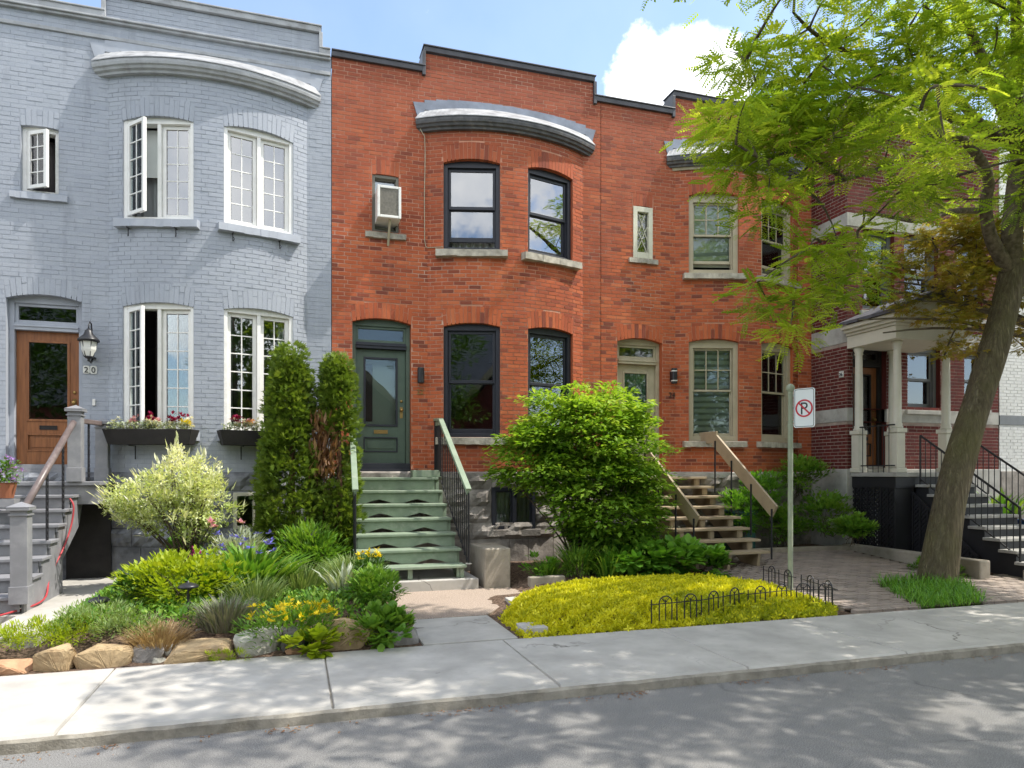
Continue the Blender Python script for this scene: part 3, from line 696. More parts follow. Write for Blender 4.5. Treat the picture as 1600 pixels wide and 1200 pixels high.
def panelled_door(house, M, w, h, leafmat_, trimmat, framemat, leaf_h, tz, gl, knob_side=1, threshold='frame_black', slot=True, shade=None):
    """frame with transom, leaf with glazed panel, letter slot, lower panel"""
    fw = .07; m = MB(); y0, y1 = .12, .3
    m.box(-w / 2, -w / 2 + fw, y0, y1, 0, h); m.box(w / 2 - fw, w / 2, y0, y1, 0, h); m.box(-w / 2 + fw, w / 2 - fw, y0 + .001, y1, h - .12, h)
    dr = m.build('door', framemat, house, M, bevel=.004)
    x0, x1 = -w / 2 + fw, w / 2 - fw; lb = tz
    m = MB(); m.box(x0, x1, y0 - .02, y1, lb + leaf_h, lb + leaf_h + .05); m.box(x0, x1, y0 - .035, y1, lb + leaf_h + .05, lb + leaf_h + .075); m.box(x0, x1, y0, y1, lb + leaf_h + .075, lb + leaf_h + .11)
    m.build('transom_bar', trimmat if trimmat == 'frame_black' else framemat, dr, M, bevel=.003)
    m = MB(); za, zb = lb + leaf_h + .11, h - .12; frame_ring(m, x0, x1, za, zb, .045, y0 + .03, y1 - .08); m.build('transom_frame', framemat, dr, M, bevel=.003)
    pane(dr, M, x0 + .045, x1 - .045, za + .045, zb - .045, y0 + .06, gl)
    # leaf
    st = .15; yl0, yl1 = y0 + .07, y0 + .115; gb, gt = lb + leaf_h * .33, lb + leaf_h - .15; pb, pt = lb + leaf_h * .105, lb + leaf_h * .225
    m = MB(); m.box(x0 + .004, x0 + st, yl0, yl1, lb + .004, lb + leaf_h - .004); m.box(x1 - st, x1 - .004, yl0, yl1, lb + .004, lb + leaf_h - .004)
    for a, b_ in ((lb + .004, pb), (pt, gb), (gt, lb + leaf_h - .004)): m.box(x0 + st, x1 - st, yl0 + .0005, yl1, a, b_)
    leaf = m.build('door_leaf', leafmat_, dr, M, bevel=.002)
    m = MB(); m.box(x0 + st, x1 - st, yl0 + .018, yl1 - .005, pb, pt); m.box(x0 + st + .05, x1 - st - .05, yl0 + .006, yl0 + .02, pb + .05, pt - .05); m.build('door_panel', leafmat_, dr, M, bevel=.004)
    m = MB(); frame_ring(m, x0 + st - .012, x1 - st + .012, gb - .012, gt + .012, .035, yl0 - .014, yl0 + .01); frame_ring(m, x0 + st - .012, x1 - st + .012, pb - .012, pt + .012, .022, yl0 - .012, yl0 + .01); m.build('moulding', trimmat, dr, M, bevel=.003)
    pane(dr, M, x0 + st, x1 - st, gb, gt, yl0 + .02, gl)
    if slot:
        sz = (pt + gb) / 2; m = MB(); frame_ring(m, -.12, .12, sz - .032, sz + .032, .014, yl0 - .01, yl0 + .005); m.box(-.105, .105, yl0 - .005, yl0 + .002, sz - .018, sz + .018); m.build('letter_slot', 'brass' if leafmat_ == 'door_green' else 'plank_dark', dr, M)
    kx = (x1 - st / 2) * knob_side; kz = lb + leaf_h * .47
    m = MB(); m.box(kx - .025, kx + .025, yl0 - .008, yl0 + .001, kz - .14, kz + .06); m.build('knob_plate', 'brass', dr, M)
    m = MB(); m.lathe([(.008, 0), (.012, .02), (.03, .035), (.033, .05), (.02, .064), (.004, .068)], (0, 0, 0), 14); m.build('knob', 'brass', dr, M @ Matrix.Translation((kx, yl0 - .006, kz)) @ Matrix.Rotation(R(90), 4, 'X'), smooth=True)
    m = MB(); m.lathe([(.022, 0), (.024, .008), (.012, .014)], (0, 0, 0), 14); m.build('lock', 'brass', dr, M @ Matrix.Translation((kx, yl0 - .004, kz + .16)) @ Matrix.Rotation(R(90), 4, 'X'), smooth=True)
    m = MB(); m.box(-w / 2, w / 2, .02, y1, 0, tz * .5); m.box(-w / 2, w / 2, .07, y1, tz * .5, tz); m.build('threshold', threshold, dr, M, bevel=.004)
    if shade: boxp('blind', shade, dr, x0 + st + .005, x1 - st - .005, yl0 + .05, yl0 + .055, gb, gt, M)
    return dr
def text_mesh(body, size, depth):
    c = bpy.data.curves.new('t', 'FONT'); c.body = body; c.size = size; c.extrude = depth; c.align_x = 'CENTER'; c.resolution_u = 4
    o = bpy.data.objects.new('t', c); COL.objects.link(o); dg = bpy.context.evaluated_depsgraph_get()
    me = bpy.data.meshes.new_from_object(o.evaluated_get(dg)); bpy.data.objects.remove(o); me.materials.clear(); return me
def number(parent, body, M, size, mat, name='house_number'):
    me = text_mesh(body, size, .004); me.materials.append(MAT[mat]); o = bpy.data.objects.new(name, me)
    return link(o, parent, M @ Matrix.Rotation(R(90), 4, 'X'))
# ================================================================== CORNICE OVER A BOWED BAY, PARAPET
def bay_cornice(house, path, zc, mats, over=.17):
    # moulded fascia swept along the bay, metal roof up to the flat wall, stepped flashing on the wall
    fascia, roofm, flash, soffit = mats
    a, b_ = path.s1 - .16, path.s2 + .16
    ss = np.linspace(a, b_, 41)
    prof = [(-.02, 0), (over * .45, 0), (over * .5, .035), (over * .72, .05), (over * .8, .085), (over * .95, .1), (over, .14), (over, .185), (over - .03, .19)]
    def pt(s_, o, z):
        x, y, f = path.P(min(max(s_, path.s1), path.s2), o) if path.s1 <= s_ <= path.s2 else None or path.P(s_, o)
        return (x, y, z)
    arc = []
    for s_ in ss:      # keep the bow's direction at the ends so the moulding runs straight into the wall
        if path.s1 < s_ < path.s2: x, y, f = path.P(s_)
        else:
            e = path.s1 + 1e-6 if s_ <= path.s1 else path.s2 - 1e-6; x, y, f = path.P(e); d = s_ - e; x += math.cos(f) * d; y += math.sin(f) * d
        arc.append((x, y, f))
    m = MB(); n = len(prof)
    for x, y, f in arc:
        for o, z in prof: m.v.append((x + math.sin(f) * o, min(y - math.cos(f) * o, YW + .05), zc + z))
    for i in range(len(arc) - 1):
        for k in range(n - 1): m.f.append((i * n + k, (i + 1) * n + k, (i + 1) * n + k + 1, i * n + k + 1)); m.t.append(.5)
    m.f += [tuple(range(n - 1, -1, -1)), tuple(range((len(arc) - 1) * n, len(arc) * n))]; m.t += [.5, .5]
    cor = m.build('cornice', fascia, house)
    m = MB(); k = 0
    if soffit:
        for i, (x, y, f) in enumerate(arc):
            for o, z in ((.0, -.05), (.03, -.05), (.045, -.002), (.0, -.002)): m.v.append((x + math.sin(f) * o, min(y - math.cos(f) * o, YW + .03), zc + z))
        for i in range(len(arc) - 1):
            for k in range(4): m.f.append((i * 4 + k, (i + 1) * 4 + k, (i + 1) * 4 + (k + 1) % 4, i * 4 + (k + 1) % 4)); m.t.append(.5)
        m.build('frieze_board', soffit, cor)
    m = MB(); xc = (arc[0][0] + arc[-1][0]) / 2; hw = (arc[-1][0] - arc[0][0]) / 2
    def wz(x): q = (x - xc) / hw; return zc + .40 + .20 * (1 - q * q)
    for x, y, f in arc:
        X, Y = x + math.sin(f) * (over + .012), min(y - math.cos(f) * (over + .012), YW - .01)
        m.v += [(X, Y, zc + .183), (X, Y, zc + .197), (x * .97 + xc * .03 + 0, YW + .01, wz(x))]
    for i in range(len(arc) - 1):
        for k in range(2): m.f.append((i * 3 + k, i * 3 + 3 + k, i * 3 + 4 + k, i * 3 + 1 + k)); m.t.append(.5)
    m.build('bay_roof', roofm, cor, fix=False)
    # stepped flashing, steps of one or two courses
    m = MB(); n = 17; xl, xr = arc[0][0] - .12, arc[-1][0] + .12; x = xl; y0 = YW - .02
    xs = np.linspace(xl, xr, n + 1)
    for i in range(n):
        a, b_ = xs[i], xs[i + 1]; q = ((a + b_) / 2 - xc) / (hw + .1); top = zc + .44 + .26 * math.sqrt(max(0, 1 - q * q)) ** 1.0
        st = .045 * (1 if q < 0 else -1)
        zl = zc + .18 if i in (0, n - 1) else wz((a + b_) / 2) - .05
        if i == 0: a2 = a + .1
        else: a2 = a
        b2 = b_ - .1 if i == n - 1 else b_
        m.extr([(a2, zl), (b2, zl), (b_, top + (0 if q < 0 else st * .3)), (a, top - (st * .3 if q < 0 else 0))], y0 + .0005 * (i % 2), YW + .004)
    m.build('flashing', flash, cor)
    return cor
def parapet(house, x0, x1, zt, raised, dz, mat, mould=None, back=.35):
    """coping along the wall top; raised = (xa, xb) lifted by dz"""
    m = MB(); xa, xb = raised
    segs = [(x0, xa, zt), (xa, xb, zt + dz), (xb, x1, zt)]
    for a, b_, z in segs:
        if b_ - a < .02: continue
        m.box(a - .02 if z > zt else a, b_ + .02 if z > zt else b_, YW - .055, YW + back, z - .09, z); m.box(a - .04 if z > zt else a, b_ + .04 if z > zt else b_, YW - .075, YW + back + .02, z, z + .025)
    for x in (xa, xb):
        sg = -1 if x == xa else 1
        if x0 < x < x1: m.box(min(x, x + sg * .05) - .005, max(x, x + sg * .05) + .005, YW - .06, YW + back, zt - .15, zt + dz - .088)
    c = m.build('coping', mat, house, bevel=.006)
    if mould:
        m = MB()
        for o, z0, z1 in ((.03, -.42, -.36), (.06, -.17, -.13), (.09, -.13, -.10)): m.box(x0, x1, YW - o, YW + .01, zt + z0, zt + z1)
        m.build('moulding', mould, c, bevel=.008)
    return c
def shell(house, x0, x1, yf, zt, mat='interior'):
    """rooms behind the front, party walls and flat roof"""
    m = MB(); yb = yf + 6.5; xi0, xi1 = x0 + .12, x1 - .12; ya = yf + .3
    for z0, z1 in ((-.1, 1.55), (1.68, 4.75), (4.95, zt - .35)):
        m.add([(xi0, ya, z0), (xi1, ya, z0), (xi1, yb, z0), (xi0, yb, z0), (xi0, ya, z1), (xi1, ya, z1), (xi1, yb, z1), (xi0, yb, z1)], [(0, 1, 2, 3), (7, 6, 5, 4), (0, 3, 7, 4), (1, 5, 6, 2), (3, 2, 6, 7)])
    m.build('room', mat, house, fix=False)
    m = MB(); m.box(x0 + .01, x1 - .01, yf + .06, yf + 9, zt - .3, zt - .2); m.box(x0 + .01, x0 + .1, yf + .06, yf + 9, -.1, zt - .31); m.box(x1 - .1, x1 - .01, yf + .06, yf + 9, -.1, zt - .31); m.box(x0 + .11, x1 - .11, yf + 8.9, yf + 9, -.1, zt - .31)
    m.build('roof', 'metal_dark', house, fix=False)
# ================================================================== THE THREE ROW HOUSES
def zk(k): return ZB + CP * k
UPZ0, UPZ1, GRZ0, GRZ1 = 5.63, 7.23, 2.34, 4.35
def row_house(name, label, x0, x1, b0, b1, kz, mats, door_x, small_x, small, ww, door, raised, dzr=.36, zt=8.86, nind=300, vis=None, bas=None, rows=None, fmat=None, fmort=None, ftop=None):
    brick, mort, sillm = mats[:3]
    h = thing(name, label, 'house', ((x0 + x1) / 2, YW, 0), 'row of bow-fronted houses')
    p = Path(x0, x1, b0, b1); flat = Path(x0, x1)
    zc = zk(kz) - .03
    bw = [Op(p.sb(d), ww, z0, z1) for d in (-.76, .76) for z0, z1 in ((UPZ0, UPZ1), (GRZ0, GRZ1))]
    dop = Op(p.sx(door_x), door[0], door[1], door[2], .08, .27); sop = Op(p.sx(small_x), small[0], small[1], small[2], .02, .25)
    k2 = int((zt - .06 - ZB) / CP)
    zones = [(p, ZB, zk(kz), bw + [dop, sop]), (flat, zk(kz), zk(k2), [])]
    if raised:
        r0, r1 = max(raised[0], x0), min(raised[1], x1); zones.append((Path(r0, r1), zk(k2), zk(k2 + 5), []))
    wall(h, zones, brick, mort, nind=nind, vis=vis, **mats[3] if len(mats) > 3 else {})
    fp = Path(x0, x1, b0, b1, off=.045)
    ops = [Op(p.sb(bas[0]), bas[1], bas[2], bas[3], 0, 0)] if bas else []
    foundation(h, fp, rows or [1.72, 1.43, 1.13, .84, .55, -.1], fmat, fmort, ops, True, ftop)
    shell(h, x0, x1, YW, zt)
    return h, p, zc, fp
# ---- grey painted house
H1, P1, zc1, F1 = row_house('row_house', 'grey painted brick row house with white casement windows and wooden door', -6.4, .596, -2.76, .2, 90,
    ('brick_grey', 'mortar_grey', 'grey_paint', dict(proud=.0028, jit=.0025, gap=.005)), -3.63, -3.69, (.5, 5.95, 6.97), 1.08, (1.0, 1.68, 4.42), (-2.8, .45),
    bas=(.66, .62, .82, 1.40), fmat='stone_dark_grey', fmort='stone_dark_grey', rows=[1.72, 1.43, 1.14, .85, .57, -.1])
bay_cornice(H1, P1, zc1, ('grey_cornice', 'roof_sheet', 'grey_paint', None))
parapet(H1, -6.4, .58, 8.86, (-2.8, .40), .36, 'grey_cornice', mould='grey_cornice')
for d, z0, z1, rows, op in ((-.76, UPZ0, UPZ1, 5, 34), (.76, UPZ0, UPZ1, 5, 0), (-.76, GRZ0, GRZ1, 6, 38), (.76, GRZ0, GRZ1, 6, 0)):
    M = P1.M(P1.sb(d), z0); w_ = casement(H1, M, 1.08, z1 - z0, rows, op, gl='glass_sky' if z0 > 5 else 'glass')
    sill(w_, M, 1.08, .13, .07, 'grey_paint')
    if z0 == UPZ0:
        boxp('blind', 'curtain', w_, -.47, .47, .27, .275, .75, z1 - z0 - .1, M); curtain(w_, M, -.5, .5, .03, .8, .42, 'blind_grey', 6, .03)  # grey lower curtain is added to catch daylight in the unlit room
        for x in (-.42, .3):      # empty plant-box brackets under the sill
            m = MB(); m.bar((x, -.03, -.14), (x, -.03, -.27), .012, .012); m.bar((x, -.09, -.15), (x, .02, -.15), .012, .012); m.tube([(x, -.03, -.2), (x + .02, -.06, -.24), (x, -.04, -.28)], .006, 5); m.build('bracket', 'iron', w_, M)
    else: curtain(w_, M, -.3, .3, .05, z1 - z0 - .1, .62, 'room_brown', 5, .03); curtain(w_, M, -.52, -.36, .05, z1 - z0 - .1, .33, 'curtain', 2, .02); curtain(w_, M, .36, .52, .05, z1 - z0 - .1, .33, 'curtain', 2, .02)  # brown middle sheet is added, catching daylight in front of the black room
M = P1.M(P1.sx(-3.69), 5.95); w_ = casement(H1, M, .5, 1.02, 4, 32, single=True, top=.07); curtain(w_, M, -.22, .22, .05, .95, .4, 'room_brown', 3, .03); sill(w_, M, .5, .11, .06, 'grey_paint', .13)  # brown sheet added behind the sash so the opening is not black
M = P1.M(P1.sx(-3.63), 1.68)
dr = panelled_door(H1, M, 1.0, 2.74, 'door_wood', 'door_wood', 'grey_paint', 2.05, .16, 'glass', 1, 'step_grey')
M = F1.M(P1.sb(.66), .82); m = MB(); frame_ring(m, -.31, .31, 0, .58, .055, -.01, .09); m.box(-.016, .016, .01, .08, .055, .525); bw_ = m.build('window', 'frame_cream', H1, M, bevel=.004)
pane(bw_, M, -.255, -.016, .055, .525, .05); pane(bw_, M, .016, .255, .055, .525, .05)
# ---- orange brick house with the green door
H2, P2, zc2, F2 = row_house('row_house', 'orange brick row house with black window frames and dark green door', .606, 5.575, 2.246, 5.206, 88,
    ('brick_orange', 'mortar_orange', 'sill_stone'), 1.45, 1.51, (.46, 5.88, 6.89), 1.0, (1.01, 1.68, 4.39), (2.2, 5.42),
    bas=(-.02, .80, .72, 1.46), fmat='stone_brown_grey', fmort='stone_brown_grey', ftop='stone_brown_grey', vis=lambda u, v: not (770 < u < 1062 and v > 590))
bay_cornice(H2, P2, zc2, ('cornice_dark', 'roof_sheet', 'lead_flashing', None))
parapet(H2, .60, 5.575, 8.86, (2.2, 5.42), .36, 'metal_dark')
for d, z0, z1 in ((-.76, UPZ0, UPZ1), (.76, UPZ0, UPZ1), (-.76, GRZ0, GRZ1), (.76, GRZ0, GRZ1)):
    M = P2.M(P2.sb(d), z0); hh = z1 - z0
    w_ = dh_window(H2, M, 1.0, hh, 'frame_black', 'frame_black', .5, top=.12, bottom=.12 if (d < 0 and z0 > 5) else .0, gl='glass_sky' if z0 > 5 else 'glass')
    sill(w_, M, 1.0, .13, .09, 'sill_stone', .13)
    if z0 > 5:
        curtain(w_, M, -.43, .43, .05, hh * .5 if d < 0 else hh - .1, .34, 'curtain', 7, .025)
    elif d < 0:      # a potted plant stands behind the lower pane
        pass
    else: curtain(w_, M, .22, .43, .05, hh - .1, .34, 'curtain', 3, .03)
M = P2.M(P2.sx(1.51), 5.88); m = MB(); frame_ring(m, -.23, .23, 0, 1.0, .05, .02, .16); frame_ring(m, -.2, .2, .05, .96, .03, .08, .2)
w_ = m.build('window', 'frame_olive', H2, M, bevel=.004); pane(w_, M, -.17, .17, .3, .93, .12); boxp('blind', 'curtain', w_, -.17, .17, .2, .21, .1, .93, M); sill(w_, M, .46, .11, .06, 'sill_stone', .12)
M = P2.M(P2.sx(1.45), 1.68); dr = panelled_door(H2, M, 1.01, 2.71, 'door_green', 'frame_black', 'door_green', 2.0, .2, 'glass_clear', 1)
boxp('inner_door', 'blind_pale', dr, -.12, .30, .42, .45, .25, 2.15, M); boxp('inner_door', 'blind_pale', dr, -.30, -.12, .42, .45, .25, .95, M); boxp('inner_door', 'blind_pale', dr, -.30, -.12, .42, .45, 1.98, 2.15, M); boxp('inner_panel', 'room_brown', dr, -.30, -.12, .455, .46, .95, 1.98, M)
M = F2.M(P2.sb(-.02), .72); m = MB(); frame_ring(m, -.4, .4, 0, .74, .06, -.005, .1); m.box(-.025, .025, .0, .09, .06, .68); frame_ring(m, -.34, -.025, .06, .68, .03, .02, .08); frame_ring(m, .025, .34, .06, .68, .03, .02, .08)
w_ = m.build('window', 'frame_black', H2, M, bevel=.003); pane(w_, M, -.31, -.055, .09, .65, .05, 'glass_clear'); pane(w_, M, .055, .31, .09, .65, .05, 'glass_clear'); curtain(w_, M, -.36, .36, .02, .72, .16, 'curtain', 9, .015)
boxp('sill', 'stone_brown_grey', w_, -.5, .5, -.025, .1, -.13, -.005, M, .01)
# ---- orange brick house with tan windows
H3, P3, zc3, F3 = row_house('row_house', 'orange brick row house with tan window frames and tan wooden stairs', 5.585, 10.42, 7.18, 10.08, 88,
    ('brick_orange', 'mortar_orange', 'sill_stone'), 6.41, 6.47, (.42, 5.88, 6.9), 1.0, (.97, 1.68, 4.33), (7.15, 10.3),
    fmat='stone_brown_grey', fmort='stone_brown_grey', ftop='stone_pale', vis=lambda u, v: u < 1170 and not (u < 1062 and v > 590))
bay_cornice(H3, P3, zc3, ('cornice_dark', 'roof_sheet', 'lead_flashing', 'cornice_tan'))
parapet(H3, 5.575, 10.42, 8.86, (7.15, 10.3), .36, 'metal_dark')
for d, z0, z1 in ((-.76, UPZ0, UPZ1), (.76, UPZ0, UPZ1), (-.76, GRZ0, GRZ1), (.76, GRZ0, GRZ1)):
    M = P3.M(P3.sb(d), z0); hh = z1 - z0
    w_ = dh_window(H3, M, 1.0, hh, 'frame_tan', 'frame_tan', .48, fw=.1, grid=(3, 2), top=.17, bottom=.14 if z0 > 5 else 0, gl='glass_clear', srail=.04)
    sill(w_, M, 1.0, .12, .09, 'sill_stone', .12)
    if z0 > 5: boxp('blind', 'blind_pale', w_, -.41, .41, .29, .295, .2, hh - .1, M)
    else:
        m = MB(); n = 15
        for i in range(n): m.box(-.41, .41, .29 + .004 * (i % 2), .296 + .004 * (i % 2), .1 + (hh - .2) * i / n, .1 + (hh - .2) * (i + .56) / n)
        m.build('blind', 'curtain', w_, M, fix=False); boxp('blind', 'blind_grey', w_, -.41, .41, .31, .315, .08, hh - .08, M)
M = P3.M(P3.sx(6.47), 5.88); m = MB(); frame_ring(m, -.21, .21, 0, 1.0, .09, -.015, .12, wt=.1, wb=.12); w_ = m.build('window', 'frame_cream', H3, M, bevel=.006)
pane(w_, M, -.12, .12, .12, .9, .06); boxp('blind', 'blind_pale', w_, -.12, .12, .2, .205, .1, .7, M); sill(w_, M, .42, .1, .06, 'sill_stone', .1)
for a, b_ in (((-.12, .12), (.12, .64)), ((.12, .12), (-.12, .64)), ((-.12, .38), (.08, .9)), ((.12, .38), (-.08, .9))):
    m = MB(); m.bar((a[0], .05, a[1]), (b_[0], .05, b_[1]), .012, .014); m.build('lead_came', 'frame_cream', w_, M)
M = P3.M(P3.sx(6.41), 1.68); dr = panelled_door(H3, M, .97, 2.65, 'frame_tan', 'frame_tan', 'frame_tan', 2.0, .16, 'glass_clear', 1, 'frame_tan', shade='shade_teal')
# ---- lamps, numbers and fittings on the fronts
def lamp_cyl(h_, x, z, mat, rings=None, r=.06, hgt=.27):
    m = MB(); m.lathe([(r * .9, 0), (r, .012), (r, hgt - .012), (r * .9, hgt)], (x, YW - .1, z), 20); m.box(x - .04, x + .04, YW - .06, YW + .0, z + .06, z + hgt - .06)
    o = m.build('wall_lamp', mat, None, bevel=.0)
    return o
l2 = lamp_cyl(H2, 2.11, 3.28, 'black_metal'); tag(l2, 'small plain black cylinder lamp on brick beside the green door', 'wall lamp')
l3 = lamp_cyl(H3, 7.1, 3.46, 'black_metal', hgt=.30); tag(l3, 'dark cylinder lamp with two pale rings beside the tan door', 'wall lamp')
for z in (.045, .235):
    m = MB(); m.lathe([(.0615, 0), (.063, .006), (.063, .014), (.0615, .02)], (7.1, YW - .1, 3.46 + z), 20); m.build('light_ring', 'frosted', l3)
lt_done = 0
number(H2, '22', Matrix.Translation((2.11, YW - .014, 3.1)), .12, 'brass')
number(H3, '24', Matrix.Translation((7.1, YW - .014, 3.2)), .14, 'plank_dark')
# carriage lantern and number tiles of the grey house
L = atY(131, 510, YW - .02); lx = L.x + .12; LZ = .05
lt = thing('wall_lantern', 'black carriage lantern with glass panes beside the varnished door', 'wall lamp', (lx, YW, 3.3))
cy = YW - .24; m = MB(); m.tube([(lx, YW - .01, 3.36), (lx, YW - .1, 3.28), (lx, cy, 3.30)], .014, 8); m.lathe([(.05, 0), (.05, .02)], (lx, YW - .03, 3.35), 14); m.build('bracket', 'black_metal', lt)
m = MB(); m.tube([(lx, YW - .03, 3.45), (lx, YW - .05, 3.75), (lx, YW - .1, 3.88), (lx, YW - .18, 3.89), (lx, cy, 3.82), (lx, cy, 3.76)], .01, 8); m.build('scroll', 'black_metal', lt, smooth=True)
m = MB(); m.lathe([(.015, .2), (.05, .16), (.07, .1), (.14, .04), (.15, .02), (.145, 0)], (lx, cy, 3.58), 18); m.build('cap', 'black_metal', lt, smooth=True)
m = MB(); m.lathe([(.06, 0), (.1, .1), (.115, .22)], (lx, cy, 3.355), 6); m.build('glass_body', 'frosted', lt)
for k in range(6):
    a = math.pi / 3 * k; m = MB(); m.bar((lx + .063 * math.cos(a), cy + .063 * math.sin(a), 3.35), (lx + .12 * math.cos(a), cy + .12 * math.sin(a), 3.58), .01, .01); m.build('rib', 'black_metal', lt)
m = MB(); m.lathe([(.004, -.07), (.02, -.05), (.014, -.03), (.05, -.012), (.07, .01)], (lx, cy, 3.345), 14); m.build('finial', 'black_metal', lt, smooth=True)
nx = atY(141, 576, YW).x; nz = atY(141, 582, YW).z
for k, ch in enumerate('20'):
    tx = nx + (k - .5) * .098; m = MB(); pts = []
    for j in range(20):
        a = 2 * math.pi * j / 20; c, s_ = math.cos(a), math.sin(a); pts.append((tx + .046 * math.copysign(abs(c) ** .45, c), nz + .04 + .062 * math.copysign(abs(s_) ** .45, s_)))
    m.extr(pts, YW - .02, YW - .003); o = m.build('number_tile', 'frosted', H1)
    number(o, ch, Matrix.Translation((tx, YW - .026, nz - .005)), .125, 'frame_black', 'digit')
lt.matrix_basis = Matrix.Translation((lx, YW, 3.42))
# doorbell-like small fittings by the grey door
boxp('doorbell', 'white_plastic', H1, -2.98, -2.94, YW - .03, YW - .002, 2.75, 2.85)
# thin cable on the orange house
m = MB(); c0 = [(668, 150, 0), (655, 165, 0), (640, 180, 0)]
pts = [(2.06, YW - .03, 7.86), (2.12, YW - .03, 7.74), (2.19, YW - .03, 7.63), (2.2, YW - .025, 7.3), (2.185, YW - .025, 6.6), (2.19, YW - .025, 5.8), (2.21, YW - .03, 5.7)]
for s_ in np.linspace(P2.s1, P2.sb(-1.26), 6): x, y, f = P2.P(s_, .02); pts.append((x, y, 5.68))
m.tube(pts, .007, 6); tag(m.build('cable', 'frame_tan', smooth=True), 'thin pale cable running down the orange brick to the upper window', 'cable')
# window air conditioner
ac = thing('air_conditioner', 'white window air conditioner propped in the narrow upper window', 'air conditioner', (1.56, YW - .2, 5.95))
ax0, ax1, az0, az1, ay0, ay1 = 1.33, 1.73, 6.02, 6.56, YW - .36, YW + .15
m = MB(); frame_ring(m, ax0, ax1, az0, az1, .045, ay0, ay0 + .05); m.box(ax0 + .003, ax1 - .003, ay0 + .05, ay1, az0 + .003, az1 - .003); m.build('casing', 'white_plastic', ac, bevel=.008)
for k in range(17):
    x = ax0 + .05 + (ax1 - ax0 - .1) * (k + .5) / 17; boxp('grille_slat', 'grille', ac, x - .0055, x + .0055, ay0 + .012, ay0 + .03, az0 + .046, az1 - .046, None, 0)
boxp('coil', 'grille', ac, ax0 + .046, ax1 - .046, ay0 + .04, ay0 + .048, az0 + .046, az1 - .046, None, 0)
m = MB(); m.bar((1.55, ay0 + .1, az0 + .01), (1.55, YW - .015, 5.66), .035, .05); m.build('prop', 'frame_tan', ac)
# ================================================================== DARK BRICK HOUSE WITH PORCH, WHITE BRICK HOUSE
YR = 11.3; XR0, XR1 = 10.43, 14.4
H4 = thing('brick_house', 'dark red brick house with pale stone bands and columned porch', 'house', (12.4, YR, 0))
side = SidePath((XR0, YW + .3), (XR0, YR)); front = SidePath((XR0, YR), (XR1, YR))
fo = lambda x, w, z0, z1: Op(x - XR0, w, z0, z1, .0, 0)
bands = ((1.79, 2.74), (3.0, 4.30), (4.64, 6.60), (6.86, 8.8)); ops4 = [fo(10.98, .84, 1.8, 4.28), fo(12.37, .86, 2.75 + .3, 4.28), fo(12.3, .9, 4.95, 6.58), fo(11.2, .8, 4.95, 6.58), fo(13.6, .7, 4.95, 6.58), fo(13.75, .6, 3.05, 4.28)]
z4 = []
for a, b_ in bands:
    z4 += [(side, a, b_, []), (front, a, b_, [o for o in ops4 if o.z1 > a and o.z0 < b_])]
z4[1] = (front, 1.79, 2.74, [fo(10.98, .84, 1.8, 2.74)])
z4[3] = (front, 3.0, 4.30, [fo(10.98, .84, 3.0, 4.28), ops4[1], ops4[5]])
w4 = wall(H4, z4, 'brick_dark', 'mortar_dark', vis=lambda u, v: u < 1325 or (540 < v < 735 and u > 1480 and u < 1560))
for a, b_ in ((2.74, 3.0), (4.30, 4.64), (6.60, 6.86)):
    m = MB(); m.box(XR0 - .012, XR0 + .05, YR - .012, YW + .3, a, b_)
    xs4 = [XR0 + .05, 10.56, 11.40, XR1] if a < 4 else [XR0 + .05, XR0 + .05, XR0 + .05, XR1]
    if a < 4: m.box(XR0 + .05, 10.56, YR - .012, YR + .05, a, b_); m.box(11.40, XR1, YR - .012, YR + .05, a, b_)
    else: m.box(XR0 + .05, XR1, YR - .012, YR + .05, a, b_)
    m.build('stone_band', 'stone_pale', w4, bevel=.006)
m = MB(); m.box(XR0 - .05, XR0 + .05, YR - .04, YW + .2, -.1, 1.79); m.box(XR0 + .05, XR1, YR - .04, YR + .05, -.1, 1.79); m.build('foundation', 'stone_pale', H4, bevel=.01)
shell(H4, XR0 + .1, XR1, YR, 8.9)
m = MB(); m.box(XR0 - .2, XR1 + .1, YR - .25, YR + .1, 8.8, 9.05); m.box(XR0 - .2, XR0 + .1, YR + .1, YW + 3, 8.8, 9.05); m.build('eaves', 'white_trim', H4, bevel=.01)
M = front.M(10.98 - XR0, 1.8); panelled_door(H4, M, .84, 2.48, 'door_wood', 'plank_dark', 'plank_dark', 2.0, .05, 'glass', 1, 'step_stone')
for x, w_, z0, z1 in ((12.37, .86, 3.05 - .3, 4.28), (12.3, .9, 4.95, 6.58), (11.2, .8, 4.95, 6.58), (13.6, .7, 4.95, 6.58), (13.75, .6, 3.05, 4.28)):
    z0 = max(z0, 3.0); M = front.M(x - XR0, z0); q = dh_window(H4, M, w_, z1 - z0, 'frame_slate', 'frame_slate', .5)
    boxp('sill', 'stone_pale', q, -w_ / 2 - .08, w_ / 2 + .08, -.07, .08, -.09, -.004, M, .008)
    boxp('blind', 'terracotta' if abs(x - 12.37) < .01 else 'room_dark', q, -w_ / 2 + .08, w_ / 2 - .08, .3, .305, .05, (z1 - z0) * (.5 if abs(x - 12.37) < .01 else 1) - .05, M)  # near-black sheets paint the dim rooms; only the terracotta one is a blind
pl = boxp('number_plate', 'frosted', H4, 10.5 - .0, 10.62, YR - .03, YR - .012, 3.62, 3.74); 
WM[pl.name] = ID.copy()
